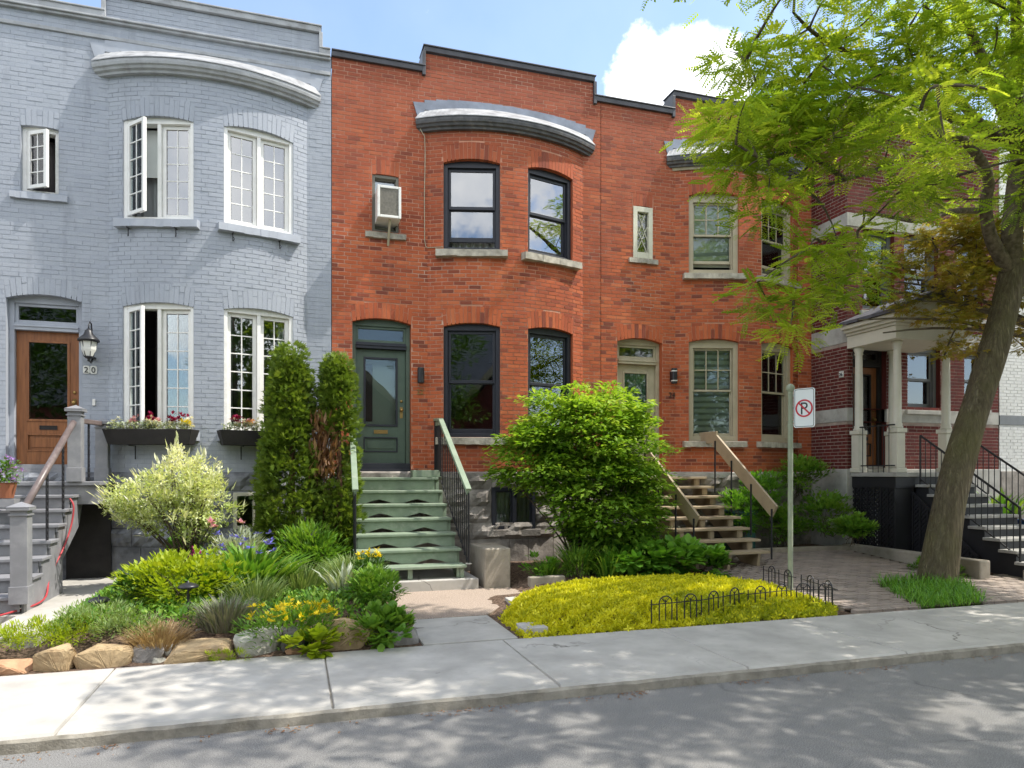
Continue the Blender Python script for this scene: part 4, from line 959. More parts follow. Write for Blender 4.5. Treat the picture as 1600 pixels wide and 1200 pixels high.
# plate sits on the side wall near its front corner
pl.matrix_basis = Matrix.Translation((XR0 - .014, YR + .14, 3.58)) @ Matrix.Rotation(R(-90), 4, 'Z') @ Matrix.Translation((-10.56, -(YR - .02), -3.58)); WM[pl.name] = pl.matrix_basis.copy()
number(pl, '26', Matrix.Translation((XR0 - .034, YR + .14, 3.645)) @ Matrix.Rotation(R(-90), 4, 'Z'), .09, 'frame_black', 'digits')
# porch
pt_ = thing('porch', 'white columned porch with black lattice skirt on the dark brick house', 'porch', (11.2, 10.6, 0)); PX0, PX1, PY0 = 10.52, 12.0, 10.22
m = MB(); m.box(PX0 - .06, PX1 + .06, PY0 - .06, YR - .05, 1.64, 1.72); m.build('deck', 'step_stone', pt_, bevel=.008)
m = MB(); m.box(PX0 - .03, PX1 + .03, PY0 - .03, YR - .06, 1.44, 1.638); m.build('skirt_board', 'lattice_black', pt_)
def column(x, y, half=False):
    zb = 1.72
    m = MB(); w = .095; m.box(x - w - .02, x + w + .02, y - w - .02, y + w + .02, zb, zb + .09); m.box(x - w, x + w, y - w, y + w, zb + .09, zb + .74); m.box(x - w - .025, x + w + .025, y - w - .025, y + w + .025, zb + .74, zb + .82); m.build('pedestal', 'white_trim', pt_, bevel=.012)
    m = MB(); z = zb + .82; m.lathe([(.1, 0), (.102, .03), (.084, .05), (.09, .08), (.074, .1), (.075, .5), (.072, 1.0), (.065, 1.45), (.065, 1.47), (.082, 1.49), (.07, 1.52), (.095, 1.57), (.095, 1.62)], (x, y, z), 20); m.build('column', 'white_trim', pt_, smooth=True)
for x, y in ((10.56, YR - .16), (10.68, PY0 + .12), (11.85, PY0 + .12), (11.42, YR - .13)): column(x, y)
m = MB(); zt_ = 4.16; m.box(PX0 - .1, PX1 + .1, PY0 - .1, YR, zt_, zt_ + .24); m.build('entablature', 'white_trim', pt_, bevel=.01)
m = MB()
for o, a, b_ in ((.14, .24, .29), (.2, .29, .35), (.27, .35, .43)): m.box(PX0 - o, PX1 + o, PY0 - o, YR - .01, zt_ + a, zt_ + b_)
m.build('cornice', 'white_trim', pt_, bevel=.012)
xm = (PX0 + PX1) / 2; m = MB(); m.extr([(PX0 - .27, zt_ + .432), (PX1 + .27, zt_ + .432), (xm, zt_ + .82)], PY0 - .18, PY0 - .05); m.build('pediment', 'white_trim', pt_)
m = MB()
for s_ in (-1, 1):
    e = xm + s_ * (PX1 - xm + .32); m.add([(e, PY0 - .32, zt_ + .43), (xm, PY0 - .32, zt_ + .86), (xm, YR, zt_ + .86), (e, YR, zt_ + .43), (e, PY0 - .32, zt_ + .49), (xm, PY0 - .32, zt_ + .93), (xm, YR, zt_ + .93), (e, YR, zt_ + .49)], [(0, 1, 5, 4), (4, 5, 6, 7), (0, 3, 2, 1), (0, 4, 7, 3)])
m.build('porch_roof', 'slate', pt_)
# lattice: left side of the porch and the triangle beside its stairs
def lattice(x, ya, yb, zlo, zhi_a, zhi_b):
    for za_, zb_ in ((zlo, zlo), (zhi_a, zhi_b)): fr = MB(); fr.bar((x, ya, za_), (x, yb, zb_), .03, .05); fr.build('lattice_frame', 'lattice_black', pt_)
    n = int(abs(ya - yb) / .1); h = MB()
    for sg in (-1, 1):
        k = -3.0
        while k < 4.0:
            p = []
            for y in np.linspace(min(ya, yb), max(ya, yb), 60):
                z = k + sg * (y - ya); top = zhi_a + (zhi_b - zhi_a) * (y - ya) / (yb - ya)
                if zlo < z < top: p.append((y, z))
            if len(p) > 1:
                h_ = MB(); h_.bar((x + .006 * sg, *p[0]), (x + .006 * sg, *p[-1]), .032, .009, up=(1, 0, 0)); h_.build('lattice_strip', 'lattice_black', pt_, fix=False)
            k += .085
    for y in np.arange(min(ya, yb), max(ya, yb), .16):
        top = zhi_a + (zhi_b - zhi_a) * (y - ya) / (yb - ya)
        if top - zlo > .08: h_ = MB(); h_.bar((x - .02, y, zlo), (x - .02, y, top), .022, .022); h_.build('lattice_post', 'lattice_black', pt_, fix=False)
lattice(PX0, YR - .06, PY0, .32, 1.44, 1.44); lattice(10.9, PY0, 8.9, .22, 1.36, .3)
boxp('lattice_panel', 'lattice_black', pt_, PX0 + .01, 10.95, PY0 + .01, PY0 + .04, .0, 1.44)
boxp('added_dark_panel', 'plank_dark', pt_, PX0 + .6, PX0 + .62, PY0 + .05, YR - .08, .0, 1.44)  # added dark sheet, keeps the space behind the lattice in painted shade
# porch stairs
ps = thing('porch_stairs', 'stone treads with black iron railings leading up to the columned porch', 'stairs', (11.4, 9.2, 0)); SX0, SX1 = 10.95, 12.15
NSt = 8
for k in range(NSt):
    z = 1.5 - k * .172; y1_ = PY0 - k * .27 + .0; y0_ = y1_ - .31
    boxp('tread', 'step_stone', ps, SX0, SX1, y0_, y1_, z - .05, z, None, .008)
m = MB(); pts = []
for k in range(NSt): z = 1.5 - k * .172; y1_ = PY0 - k * .27; pts += [(y1_, z - .052), (y1_ - .27, z - .052)]
pts += [(PY0 - NSt * .27, .0), (PY0, .0)]
m.extx(pts, SX0 + .05, SX1 - .05); m.build('stair_body', 'lattice_black', ps)
def iron_rail(x, ya, za, yb, zb, hgt, nb):
    m = MB(); m.tube([(x, ya, za + hgt), (x, yb, zb + hgt)], .02, 8); m.build('handrail', 'iron', ps)
    m = MB(); m.tube([(x, ya, za + .1), (x, yb, zb + .1)], .014, 8); m.build('lower_rail', 'iron', ps)
    for i in range(nb + 1):
        t = i / nb; y, z = ya + (yb - ya) * t, za + (zb - za) * t; r = .018 if i in (0, nb) else .008
        m = MB(); m.tube([(x, y, z + (0 if i in (0, nb) else .1)), (x, y, z + hgt)], r, 6); m.build('baluster', 'iron', ps, fix=False)
for x in (SX0 + .04, SX1 - .04): iron_rail(x, PY0 - .1, 1.5, PY0 - 8 * .27 + .2, .26, .9, 17)
m = MB(); m.tube([(PX0, PY0 + .02, 2.6), (PX0, YR - .2, 2.6)], .014, 6); m.tube([(PX0, PY0 + .02, 1.85), (PX0, YR - .2, 1.85)], .012, 6); m.build('side_rail', 'iron', ps)
for y in np.linspace(PY0 + .15, YR - .3, 6): m = MB(); m.tube([(PX0, y, 1.72), (PX0, y, 2.6)], .008, 6); m.build('baluster', 'iron', ps, fix=False)
struct(boxp('stair_pad', 'concrete_old', None, 10.85, 13.0, 7.75, PY0 - 2.1, -.05, .2, None, .02))
bn = thing('storage_bin', 'blue plastic bin beside the porch stairs', 'bin', (12.9, 9.4, .1)); m = MB(); m.hexa([(12.72, 9.25, .12), (13.12, 9.25, .12), (13.12, 9.6, .12), (12.72, 9.6, .12), (12.66, 9.2, .8), (13.18, 9.2, .8), (13.18, 9.65, .8), (12.66, 9.65, .8)]); m.build('body', 'blue_bin', bn, bevel=.02); m = MB(); m.box(12.64, 13.2, 9.18, 9.67, .8, .86); m.build('lid', 'blue_bin', bn, bevel=.015)
# white brick house
H5 = thing('brick_house', 'white painted brick house with grey band beyond the dark brick house', 'house', (17, YR, 0)); f5 = SidePath((14.43, YR), (20.0, YR))
w5 = wall(H5, [(f5, 1.75, 2.75, []), (f5, 2.95, 8.8, [])], 'brick_white', 'mortar_white', nind=120); m = MB(); m.box(14.43, 20, YR - .015, YR + .04, 2.75, 2.95); m.build('stone_band', 'frame_slate', w5, bevel=.005)
m = MB(); m.box(14.43, 20, YR - .05, YR + .05, -.1, 1.75); m.build('foundation', 'stone_brown_grey', H5, bevel=.01); m = MB(); m.box(14.43, 20, YR + .06, YR + 9, -.1, 8.8); m.build('body', 'stucco', H5, fix=False)
# ================================================================== STAIRS OF THE ROW HOUSES
# green wooden stairs
gs = thing('front_stairs', 'green wooden stairs with scalloped risers up to the green door', 'stairs', (1.6, 11, 0))
N = 7; GZ0, GZ1, GY0, GY1 = .36, 1.635, 10.05, 11.93
def gx_(k): t = k / (N - 1); return .81 + .10 * t, 2.42 - .05 * t
for k in range(N):
    t = k / (N - 1); z = GZ0 + (GZ1 - GZ0) * t; y = GY0 + (GY1 - GY0) * t; a, b_ = gx_(k)
    dep = .345 if k < N - 1 else .40
    m = MB(); m.hexa([(a, y, z - .042), (b_, y, z - .042), (b_, y + dep, z - .042), (a, y + dep, z - .042), (a, y, z), (b_, y, z), (b_, y + dep, z), (a, y + dep, z)]); m.build('tread', 'step_green', gs, bevel=.008)
    if k:      # riser board with two shallow arches cut in its lower edge
        zb = GZ0 + (GZ1 - GZ0) * (k - 1) / (N - 1); zt_ = z - .044; a2, b2 = a + .06, b_ - .06; L_ = b2 - a2; pts = [(a2, zt_), (a2, zb + .002)]
        if k < N - 1:
            for c in (.27, .73):
                for q in np.linspace(-1, 1, 9): pts.append((a2 + L_ * (c + .155 * q), zb + .004 + .062 * (1 - abs(q)) ** .8))
        pts += [(b2, zb + .002), (b2, zt_)]
        m = MB(); m.extr(pts[::-1], y + .045, y + .065); m.build('riser', 'step_green', gs)
for x0_, x1_ in ((.86, .92), (2.33, 2.39)):
    m = MB(); pts = [(GY0 + .05, .17), (GY0 + .05, GZ0 - .045)]
    for k in range(N):
        y = GY0 + (GY1 - GY0) * k / (N - 1); z = GZ0 + (GZ1 - GZ0) * k / (N - 1) - .045; pts += [(y + .068, z), (y + (GY1 - GY0) / (N - 1) + .068, z)]
    pts += [(12.2, .17 if False else 1.2), (GY0 + .5, .17)]
    m.extx(pts, x0_, x1_); m.build('stringer', 'step_green', gs)
m = MB(); m.box(1.56, 1.63, GY0 + .06, GY0 + .12, .17, GZ0 - .043); m.box(2.28, 2.325, GY0 + .06, GY0 + .12, .17, GZ0 - .043); m.build('prop_block', 'step_green', gs, bevel=.004)
def board_rail(th, x0_, x1_, ya, za, yb, zb, w, h, mat, flat_to=None, nb=9, foot=None):
    m = MB(); a, b_ = Vector((x0_, ya, za)), Vector((x1_, yb, zb)); m.bar(a, b_, w, h); m.build('handrail', mat, th, bevel=.006)
    if flat_to: m = MB(); m.bar((x0_, ya - .03, za), (flat_to[0], flat_to[1], za), w, h); m.build('handrail', mat, th, bevel=.006)
for x0_, x1_, sgn in ((.90, .82, -1), (2.40, 2.46, 1)):
    ya, za, yb, zb = 11.88, 2.62, 10.12, 1.46
    m = MB(); m.bar((x0_, ya, za), (x1_, yb, zb), .085, .045); m.bar((x0_ + .0, ya + .02, za - .05), (x1_, yb + .02, zb - .05), .035, .07); m.build('handrail', 'step_green', gs, bevel=.005)
    if sgn > 0: m = MB(); m.bar((x0_, ya - .02, za + .005), (x0_ - .02, 12.26, za + .03), .085, .045); m.bar((x0_ - .02, 12.2, za - .04), (x0_, ya, za - .04), .03, .09); m.build('handrail', 'step_green', gs, bevel=.005)
    nb = 15
    for i in range(nb + 1):
        t = i / nb; y, x, z = ya + (yb - ya) * t, x0_ + (x1_ - x0_) * t, za + (zb - za) * t
        low = 1.635 + (GZ0 - 1.635) * t + (.02 if i < nb else 0)
        m = MB(); m.tube([(x, y, low - (.08 if 0 < i < nb else 0)), (x, y, z - .05)], .0085 if 0 < i < nb else .014, 6); m.build('baluster', 'iron', gs, fix=False)
    m = MB(); m.tube([(x0_, ya, 1.58), (x1_, yb, .38)], .012, 6); m.build('lower_rail', 'iron', gs)
    if sgn > 0:
        for y in np.linspace(11.95, 12.2, 4): m = MB(); m.tube([(x0_ - .01, y, 1.75), (x0_ - .01, y, za - .03)], .0085, 6); m.build('baluster', 'iron', gs, fix=False)
        m = MB(); m.tube([(x0_ - .01, 11.9, 1.75), (x0_ - .01, 12.22, 1.75)], .01, 6); m.build('lower_rail', 'iron', gs)
        boxp('wall_post', 'iron', gs, x0_ - .05, x0_ + .0, 12.2, 12.25, 1.72, za + .02)
    boxp('foot_plate', 'stone_pale', gs, x1_ - .04, x1_ + .04, 10.08, 10.16, GZ0 + .001, GZ0 + .018)
boxp('landing_block', 'step_green', gs, 1.93, 2.42, 11.98, 12.24, 1.64, 1.76)
boxp('brick_prop', 'terracotta', None, 1.0, 1.22, 10.25, 10.36, .168, .232); tag(bpy.data.objects['brick_prop'], 'loose brick lying under the lowest green tread', 'brick')
struct(MB().slab([(1.08, 9.98), (2.58, 9.98), (2.58, 11.3), (.75, 11.3), (.75, 10.3), (1.08, 10.3)], -.05, .165).build('stair_slab', 'concrete', bevel=.012))
boxp('cellar_door', 'plank_dark', H2, .62, .84, 11.55, 12.2, .1, 1.3)
# tan wooden stairs
ts = thing('front_stairs', 'tan wooden open-riser stairs with board handrails beside the leafy bush', 'stairs', (6.9, 11, .1)); N3 = 8; TX0, TX1 = 6.13, 7.66
for k in range(N3):
    t = k / (N3 - 1); z = .40 + 1.24 * t; y = 10.0 + 1.93 * t
    m = MB(); m.box(TX0, TX1, y, y + (.30 if k < N3 - 1 else .42), z - .045, z); m.build('tread', 'step_tan', ts, bevel=.008)
for xa in (TX0 + .14, (TX0 + TX1) / 2 - .03, TX1 - .22):
    pts = [(10.09, .1)]
    for k in range(N3):
        y = 10.0 + 1.93 * k / (N3 - 1); z = .40 + 1.24 * k / (N3 - 1) - .047; pts += [(y + .05, z), (y + .05 + 1.93 / (N3 - 1), z)]
    pts += [(12.2, 1.3), (10.45, .1)]
    m = MB(); m.extx(pts, xa, xa + .05); m.build('stringer', 'step_tan', ts)
    for k in range(1, N3):
        y = 10.0 + 1.93 * k / (N3 - 1); z = .40 + 1.24 * k / (N3 - 1)
        m = MB(); m.box(xa - .02, xa - .001, y + .06, y + .2, z - .17, z - .048); m.box(xa + .051, xa + .09, y + .06, y + .2, z - .172, z - .048); m.build('cleat', 'step_tan', ts, fix=False)
for x, flat in ((TX1 + .03, True), (TX0 + .42, False)):
    ya, za, yb, zb = 11.7, 2.34, 9.95, 1.06
    if not flat: x = 6.2; ya, za, yb, zb = 11.7, 2.1, 9.95, .93
    m = MB(); m.bar((x, ya, za), (x, yb, zb), .045, .235); m.build('handrail', 'step_tan', ts, bevel=.005)
    if flat: m = MB(); m.bar((x - .0, 12.22, za + .06), (x, ya - .06, za + .055), .044, .225); m.build('handrail', 'step_tan', ts, bevel=.005)
    for t in (0.03, .33, .66, .98):
        y, z = ya + (yb - ya) * t, za + (zb - za) * t; zl = .42 + (y - 10.0) / 1.93 * 1.24
        m = MB(); m.tube([(x - .035, y, max(.1, zl - .15)), (x - .035, y, z + .02)], .016, 8); m.build('post', 'iron', ts)
# grey wooden stairs
ws = thing('front_stairs', 'grey painted wooden stairs with newel posts up to the varnished door', 'stairs', (-3.6, 10.8, .1)); WX0, WX1 = -5.0, -2.93
m = MB(); m.box(-5.0, -2.66, 11.36, 12.2, 1.53, 1.585); m.build('landing', 'step_grey', ws, bevel=.008)
m = MB(); m.box(-5.0, -2.70, 11.42, 11.47, 1.26, 1.529); m.box(-2.75, -2.70, 11.47, 12.2, 1.26, 1.528); m.build('landing_fascia', 'step_grey', ws, bevel=.005)
N1 = 8
for k in range(1, N1):
    z = 1.585 - .183 * k; y = 11.42 - .31 * k
    boxp('tread', 'step_grey', ws, WX0, WX1, y, y + .35, z - .04, z, None, .007)
    boxp('riser', 'step_grey', ws, WX0 + .02, WX1 - .06, y + .045, y + .065, z - .183, z - .041, None, .002)
    boxp('bracket', 'step_grey', ws, WX1 - .055, WX1 - .03, y + .05, y + .33, z - .1, z - .042, None, .002)
m = MB(); pts = []
for k in range(1, N1): z = 1.585 - .183 * k - .042; y = 11.42 - .31 * k; pts += [(y + .40, z), (y + .09, z)]
pts += [(11.42 - .31 * 7 + .09, .1), (10.75, .1), (10.75, .55), (11.5, .95), (11.73, 1.36)]
m.extx(pts, WX1 - .055, WX1 - .03 - .001); m.build('stringer', 'step_tan' if False else 'step_grey', ws)
def newel(x, y, z0, z1, w=.085):
    m = MB(); m.box(x - w, x + w, y - w, y + w, z0, z1 - .1); m.box(x - w - .012, x + w + .012, y - w - .012, y + w + .012, z0, z0 + .2); m.box(x - w - .015, x + w + .015, y - w - .015, y + w + .015, z1 - .16, z1 - .14); m.box(x - w - .03, x + w + .03, y - w - .03, y + w + .03, z1 - .10, z1 - .06)
    c = w + .035; m.add([(x - c, y - c, z1 - .06), (x + c, y - c, z1 - .06), (x + c, y + c, z1 - .06), (x - c, y + c, z1 - .06), (x, y, z1)], [(0, 1, 4), (1, 2, 4), (2, 3, 4), (3, 0, 4), (3, 2, 1, 0)])
    m.build('newel_post', 'step_grey', ws, bevel=.004)
newel(-2.98, 9.32, .22, 1.38); newel(-2.98, 11.3 + .12, 1.585, 2.68); newel(-2.80, 12.12, 1.585, 2.55, .085)
m = MB(); m.tube([(-2.98, 11.3, 2.42), (-2.98, 9.42, 1.30)], .042, 10); m.build('handrail', 'rail_brown', ws, smooth=True)
m = MB(); m.bar((-2.97, 11.45, 2.46), (-2.8, 12.05, 2.46), .06, .07); m.build('handrail', 'rail_brown', ws, bevel=.01)
def ornate(x, y, z0, z1):      # cast baluster: two uprights with diamonds between
    m = MB(); d = .032
    for s_ in (-1, 1): m.bar((x, y + s_ * d, z0), (x, y + s_ * d, z1), .012, .012)
    n = int((z1 - z0) / .07)
    for i in range(n):
        za = z0 + (z1 - z0) * i / n; zb_ = z0 + (z1 - z0) * (i + 1) / n; m.bar((x, y - d, za), (x, y + d, zb_), .01, .012); m.bar((x, y + d, za), (x, y - d, zb_), .01, .012)
        m.lathe([(.004, -.014), (.014, 0), (.004, .014)], (x, y, (za + zb_) / 2), 6)
    m.build('baluster', 'iron', ws)
ornate(-2.98, 10.84, 1.22, 2.12); ornate(-2.98, 10.2, .86, 1.74); ornate(-2.9, 11.75, 1.585, 2.44)
m = MB(); pts = [(-2.93, 10.95, 1.36), (-2.88, 10.93, 1.25), (-2.9, 10.9, 1.0), (-2.94, 10.7, .7), (-2.98, 10.3, .4), (-2.93, 9.9, .16), (-3.05, 9.2, .14), (-3.3, 8.8, .13), (-3.8, 8.5, .13)]
def smooth_path(pts, n=6):
    out = []; P = [Vector(p) for p in pts]
    for i in range(len(P) - 1):
        p0, p1, p2, p3 = P[max(i - 1, 0)], P[i], P[i + 1], P[min(i + 2, len(P) - 1)]
        for k in range(n):
            t = k / n; out.append(.5 * ((2 * p1) + (p2 - p0) * t + (2 * p0 - 5 * p1 + 4 * p2 - p3) * t * t + (3 * p1 - p0 - 3 * p2 + p3) * t ** 3))
    return out + [P[-1]]
m.tube(smooth_path(pts), .012, 7); tag(m.build('garden_cord', 'red_cord', smooth=True), 'red cord hanging down beside the grey stairs', 'cord')
cd = MB(); cd.box(-3.3, -2.70, 12.15, 12.22, .1, 1.5); cd.build('cellar_door', 'plank_dark', H1)
# concrete cheek wall and edging by the basement steps
o = boxp('retaining_wall', 'concrete_old', None, 2.66, 3.06, 9.95, 10.85, -.1, .60, None, .02); tag(o, 'weathered concrete cheek wall between green stairs and leafy bush', 'wall')
o = boxp('edging_block', 'concrete_old', None, 3.25, 3.8, 9.62, 9.74, 0, .2, None, .015); tag(o, 'short grey concrete edging block on soil left of the yellow groundcover', 'edging')
o = boxp('edging_board', 'concrete_old', None, 7.9, 10.35, 11.0, 11.1, .1, .32, None, .01); tag(o, 'low brown edging in front of the shrubs below tan windows', 'edging')
o = boxp('low_wall', 'concrete_old', None, 10.2, 10.42, 8.3, 11.2, 0, .34, None, .02); tag(o, 'low worn concrete wall along the edge of the paver drive', 'wall')
tb = thing('storage_box', 'dark teal box behind the shrub under the tan windows', 'box', (8.1, 11.5, .3)); m = MB(); m.box(7.85, 8.35, 11.35, 11.75, .25, .95); m.build('body', 'teal_bin', tb, bevel=.02); m = MB(); m.box(7.82, 8.38, 11.32, 11.78, .95, 1.0); m.build('lid', 'teal_bin', tb, bevel=.01)
# ---- planter boxes under the lower grey-house windows
def planter(d, which):
    M = P1.M(P1.sb(d), GRZ0); t_ = thing('window_box', which, 'flower box', P1.P(P1.sb(d), .15)[:2] + (2.1,), 'window boxes on the grey house')
    m = MB(); m.hexa([(-.60, -.28, -.2), (.60, -.28, -.2), (.60, -.06, -.2), (-.60, -.06, -.2), (-.66, -.33, .03), (.66, -.33, .03), (.66, -.02, .03), (-.66, -.02, .03)]); m.build('box', 'plank_dark', t_, M, bevel=.006)
    for x in (-.3, .4): m = MB(); m.bar((x, -.05, -.21), (x, -.05, -.42), .014, .014); m.bar((x, -.25, -.215), (x, -.04, -.215), .014, .014); m.build('bracket', 'iron', t_, M)
    return t_, M
pb1 = planter(-.76, 'black window box with burgundy and white flowers under the open casement'); pb2 = planter(.76, 'black window box partly hidden by the cedar')
# ================================================================== NO-PARKING SIGN
base = atZ(1235, 918, .08); sg = thing('parking_sign', 'no-parking sign on a pale green pole with ball finial', 'sign', base)
bx, by = base.x, base.y; ptop = atY(1232, 612, by).z
m = MB(); m.lathe([(.036, 0), (.036, ptop - .5), (.04, ptop - .5), (.04, ptop - .47), (.033, ptop - .46), (.033, ptop - .04), (.038, ptop - .03), (.038, ptop)], (bx, by, .0), 14); m.build('pole', 'pole_green', sg, smooth=False)
m = MB(); m.lathe([(.02, -.01), (.045, .012), (.062, .05), (.05, .09), (.024, .11), (.003, .116)], (bx, by, ptop), 14); m.build('finial', 'pole_green', sg, smooth=True)
sa = math.atan2(-.90, .43)           # the plate stands square to the street, its face to the left
MS = Matrix.Translation((bx, by, 0)) @ Matrix.Rotation(sa, 4, 'Z')
pz1 = atY(1250, 607, by).z - .02; hS, wS = .55, .30; pz0 = pz1 - hS
def rrect(x0_, x1_, z0_, z1_, r):
    p = []
    for cx_, cz_, a0 in ((x1_ - r, z1_ - r, 0), (x0_ + r, z1_ - r, 90), (x0_ + r, z0_ + r, 180), (x1_ - r, z0_ + r, 270)):
        for k in range(6): a = R(a0 + 18 * k); p.append((cx_ + r * math.cos(a), cz_ + r * math.sin(a)))
    return p
xo = .05
def plate(name, mat, par, pts, y0, y1): m = MB(); m.extr(pts, y0, y1); return m.build(name, mat, par, MS)
pl_ = plate('plate', 'sign_white', sg, rrect(xo, xo + wS, pz0, pz1, .035), -.003, .003)
def ring(cx_, cz_, r0, r1, y0, y1, n=40):
    m = MB(); vs = []
    for k in range(n):
        a = 2 * math.pi * k / n
        for r in (r0, r1):
            for y in (y0, y1): vs.append((cx_ + r * math.cos(a), y, cz_ + r * math.sin(a)))
    fs = []
    for k in range(n):
        a, b_ = k * 4, ((k + 1) % n) * 4
        fs += [(a, a + 2, b_ + 2, b_), (a + 1, b_ + 1, b_ + 3, a + 3), (a + 2, a + 3, b_ + 3, b_ + 2), (a, b_, b_ + 1, a + 1)]
    return m.add(vs, fs)
def band(p_out, p_in, y0, y1):
    m = MB(); n = len(p_out); vs = []
    for (a, b_), (c, d) in zip(p_out, p_in): vs += [(a, y0, b_), (c, y0, d), (a, y1, b_), (c, y1, d)]
    fs = []
    for k in range(n): a, b_ = 4 * k, 4 * ((k + 1) % n); fs += [(a, a + 1, b_ + 1, b_), (a + 2, b_ + 2, b_ + 3, a + 3), (a, b_, b_ + 2, a + 2), (a + 1, a + 3, b_ + 3, b_ + 1)]
    return m.add(vs, fs)
cxs, czs = xo + wS / 2, (pz0 + pz1) / 2 - .005
band(rrect(xo + .012, xo + wS - .012, pz0 + .012, pz1 - .012, .028), rrect(xo + .019, xo + wS - .019, pz0 + .019, pz1 - .019, .022), -.0045, -.0035).build('border', 'sign_black', pl_, MS)
ring(cxs, czs, .102, .124, -.0075, -.0037).build('prohibition_ring', 'sign_red', pl_, MS)
m = MB(); a = .104 * math.sin(R(45)); m.bar((cxs - a, -.0072, czs + a), (cxs + a, -.0072, czs - a), .0012, .022, up=(1, 0, 1)); m.build('prohibition_bar', 'sign_red', pl_, MS)
m = MB(); m.box(cxs - .046, cxs - .024, -.0058, -.0037, czs - .085, czs + .082)
q = []; n = 14
for k in range(n + 1): a = R(90 - 180 * k / n); q.append((cxs + .005 + .046 * math.cos(a), czs + .036 + .046 * math.sin(a), cxs + .005 + .024 * math.cos(a), czs + .036 + .024 * math.sin(a)))
q = [(cxs - .024, czs + .082, cxs - .024, czs + .06)] + q + [(cxs - .024, czs - .01, cxs - .024, czs + .012)]
for (a, b_, c, d), (e, f, g, h_) in zip(q[:-1], q[1:]): m.hexa([(c, -.0058, d), (g, -.0058, h_), (g, -.0037, h_), (c, -.0037, d), (a, -.0058, b_), (e, -.0058, f), (e, -.0037, f), (a, -.0037, b_)])
m.build('letter_p', 'sign_black', pl_, MS)
m = MB()
for z in (pz1 - .09, pz0 + .09): m.box(-.042, xo + .03, .004, .012, z - .012, z + .012)
m.build('clamp', 'pole_green', sg, MS)
# ================================================================== WIRE BORDER FENCE
def fence_section(a, b_, label):
    a, b_ = Vector(a), Vector(b_); d = (b_ - a); L_ = d.length; d.normalize(); t_ = thing('border_fence', label, 'fence', a, 'low wire fences round the yellow groundcover'); n = 2; w = L_ / n
    def P(s_, z): q = a + d * s_; return (q.x, q.y, q.z + z * .86)
    m = MB(); m.tube([P(-.02, .19), P(L_ + .01, .19)], .006, 6); m.build('rail', 'iron', t_)
    for i in range(n + 1):
        if i == n: continue
        m = MB(); m.tube([P(w * i, -.05), P(w * i, .255)], .0075, 6); m.build('stake', 'iron', t_)
    for i in range(n):
        c = w * (i + .55); r = min(.085, w * .3); pts = [P(c - r, -.03)] + [P(c - r * math.cos(math.pi * k / 10), .2 + r * math.sin(math.pi * k / 10)) for k in range(11)] + [P(c + r, -.03)]
        m = MB(); m.tube(pts, .0075, 6); m.build('hoop', 'iron', t_)
        m = MB(); m.tube([P(c, -.03), P(c, .235)], .006, 6); m.tube([P(c, .2), P(c - r * .62, .265)], .0045, 6); m.tube([P(c, .2), P(c + r * .62, .265)], .0045, 6); m.build('fork', 'iron', t_)
fb = lambda u, v: atZ(u, v, .09)
fa = [fb(1018, 968), fb(1096, 960), fb(1162, 948), fb(1169, 950), fb(1236, 942), fb(1306, 942)]
fence_section(fa[0], fa[1], 'leftmost low black wire fence section in the yellow groundcover'); fence_section(fa[1], fa[2], 'tilted wire fence section, second from the left along the pavement')
fence_section(fa[3], fa[4], 'wire fence section in front of the sign pole'); fence_section(fa[4], fa[5], 'rightmost wire fence section at the corner of the drive')
fence_section(fb(1193, 907), fb(1243, 921), 'far wire fence section left of the sign pole'); fence_section(fb(1252, 923), fb(1308, 942), 'wire fence section running back from the drive corner')
# ================================================================== PATH LIGHTS
def path_light(u, v, ztop, Y, label):
    p = atY(u, v, Y); g = gz(p.x, Y); t_ = thing('path_light', label, 'garden light', (p.x, Y, g), 'black mushroom path lights')
    m = MB(); m.tube([(p.x, Y, g - .05), (p.x, Y, p.z - .03)], .011, 8); m.lathe([(.016, 0), (.016, .05)], (p.x, Y, g + (p.z - g) * .5), 8); m.build('stake', 'black_metal', t_)
    m = MB(); m.lathe([(.10, -.04), (.105, -.03), (.09, -.012), (.05, .006), (.012, .014), (.01, .03), (.003, .034)], (p.x, Y, p.z), 18); m.build('cap', 'black_metal', t_, smooth=True)
path_light(294, 912, 0, 7.95, 'black mushroom path light beside the lime green shrub'); path_light(155, 934, 0, 8.3, 'black path light at the edge of the side path')
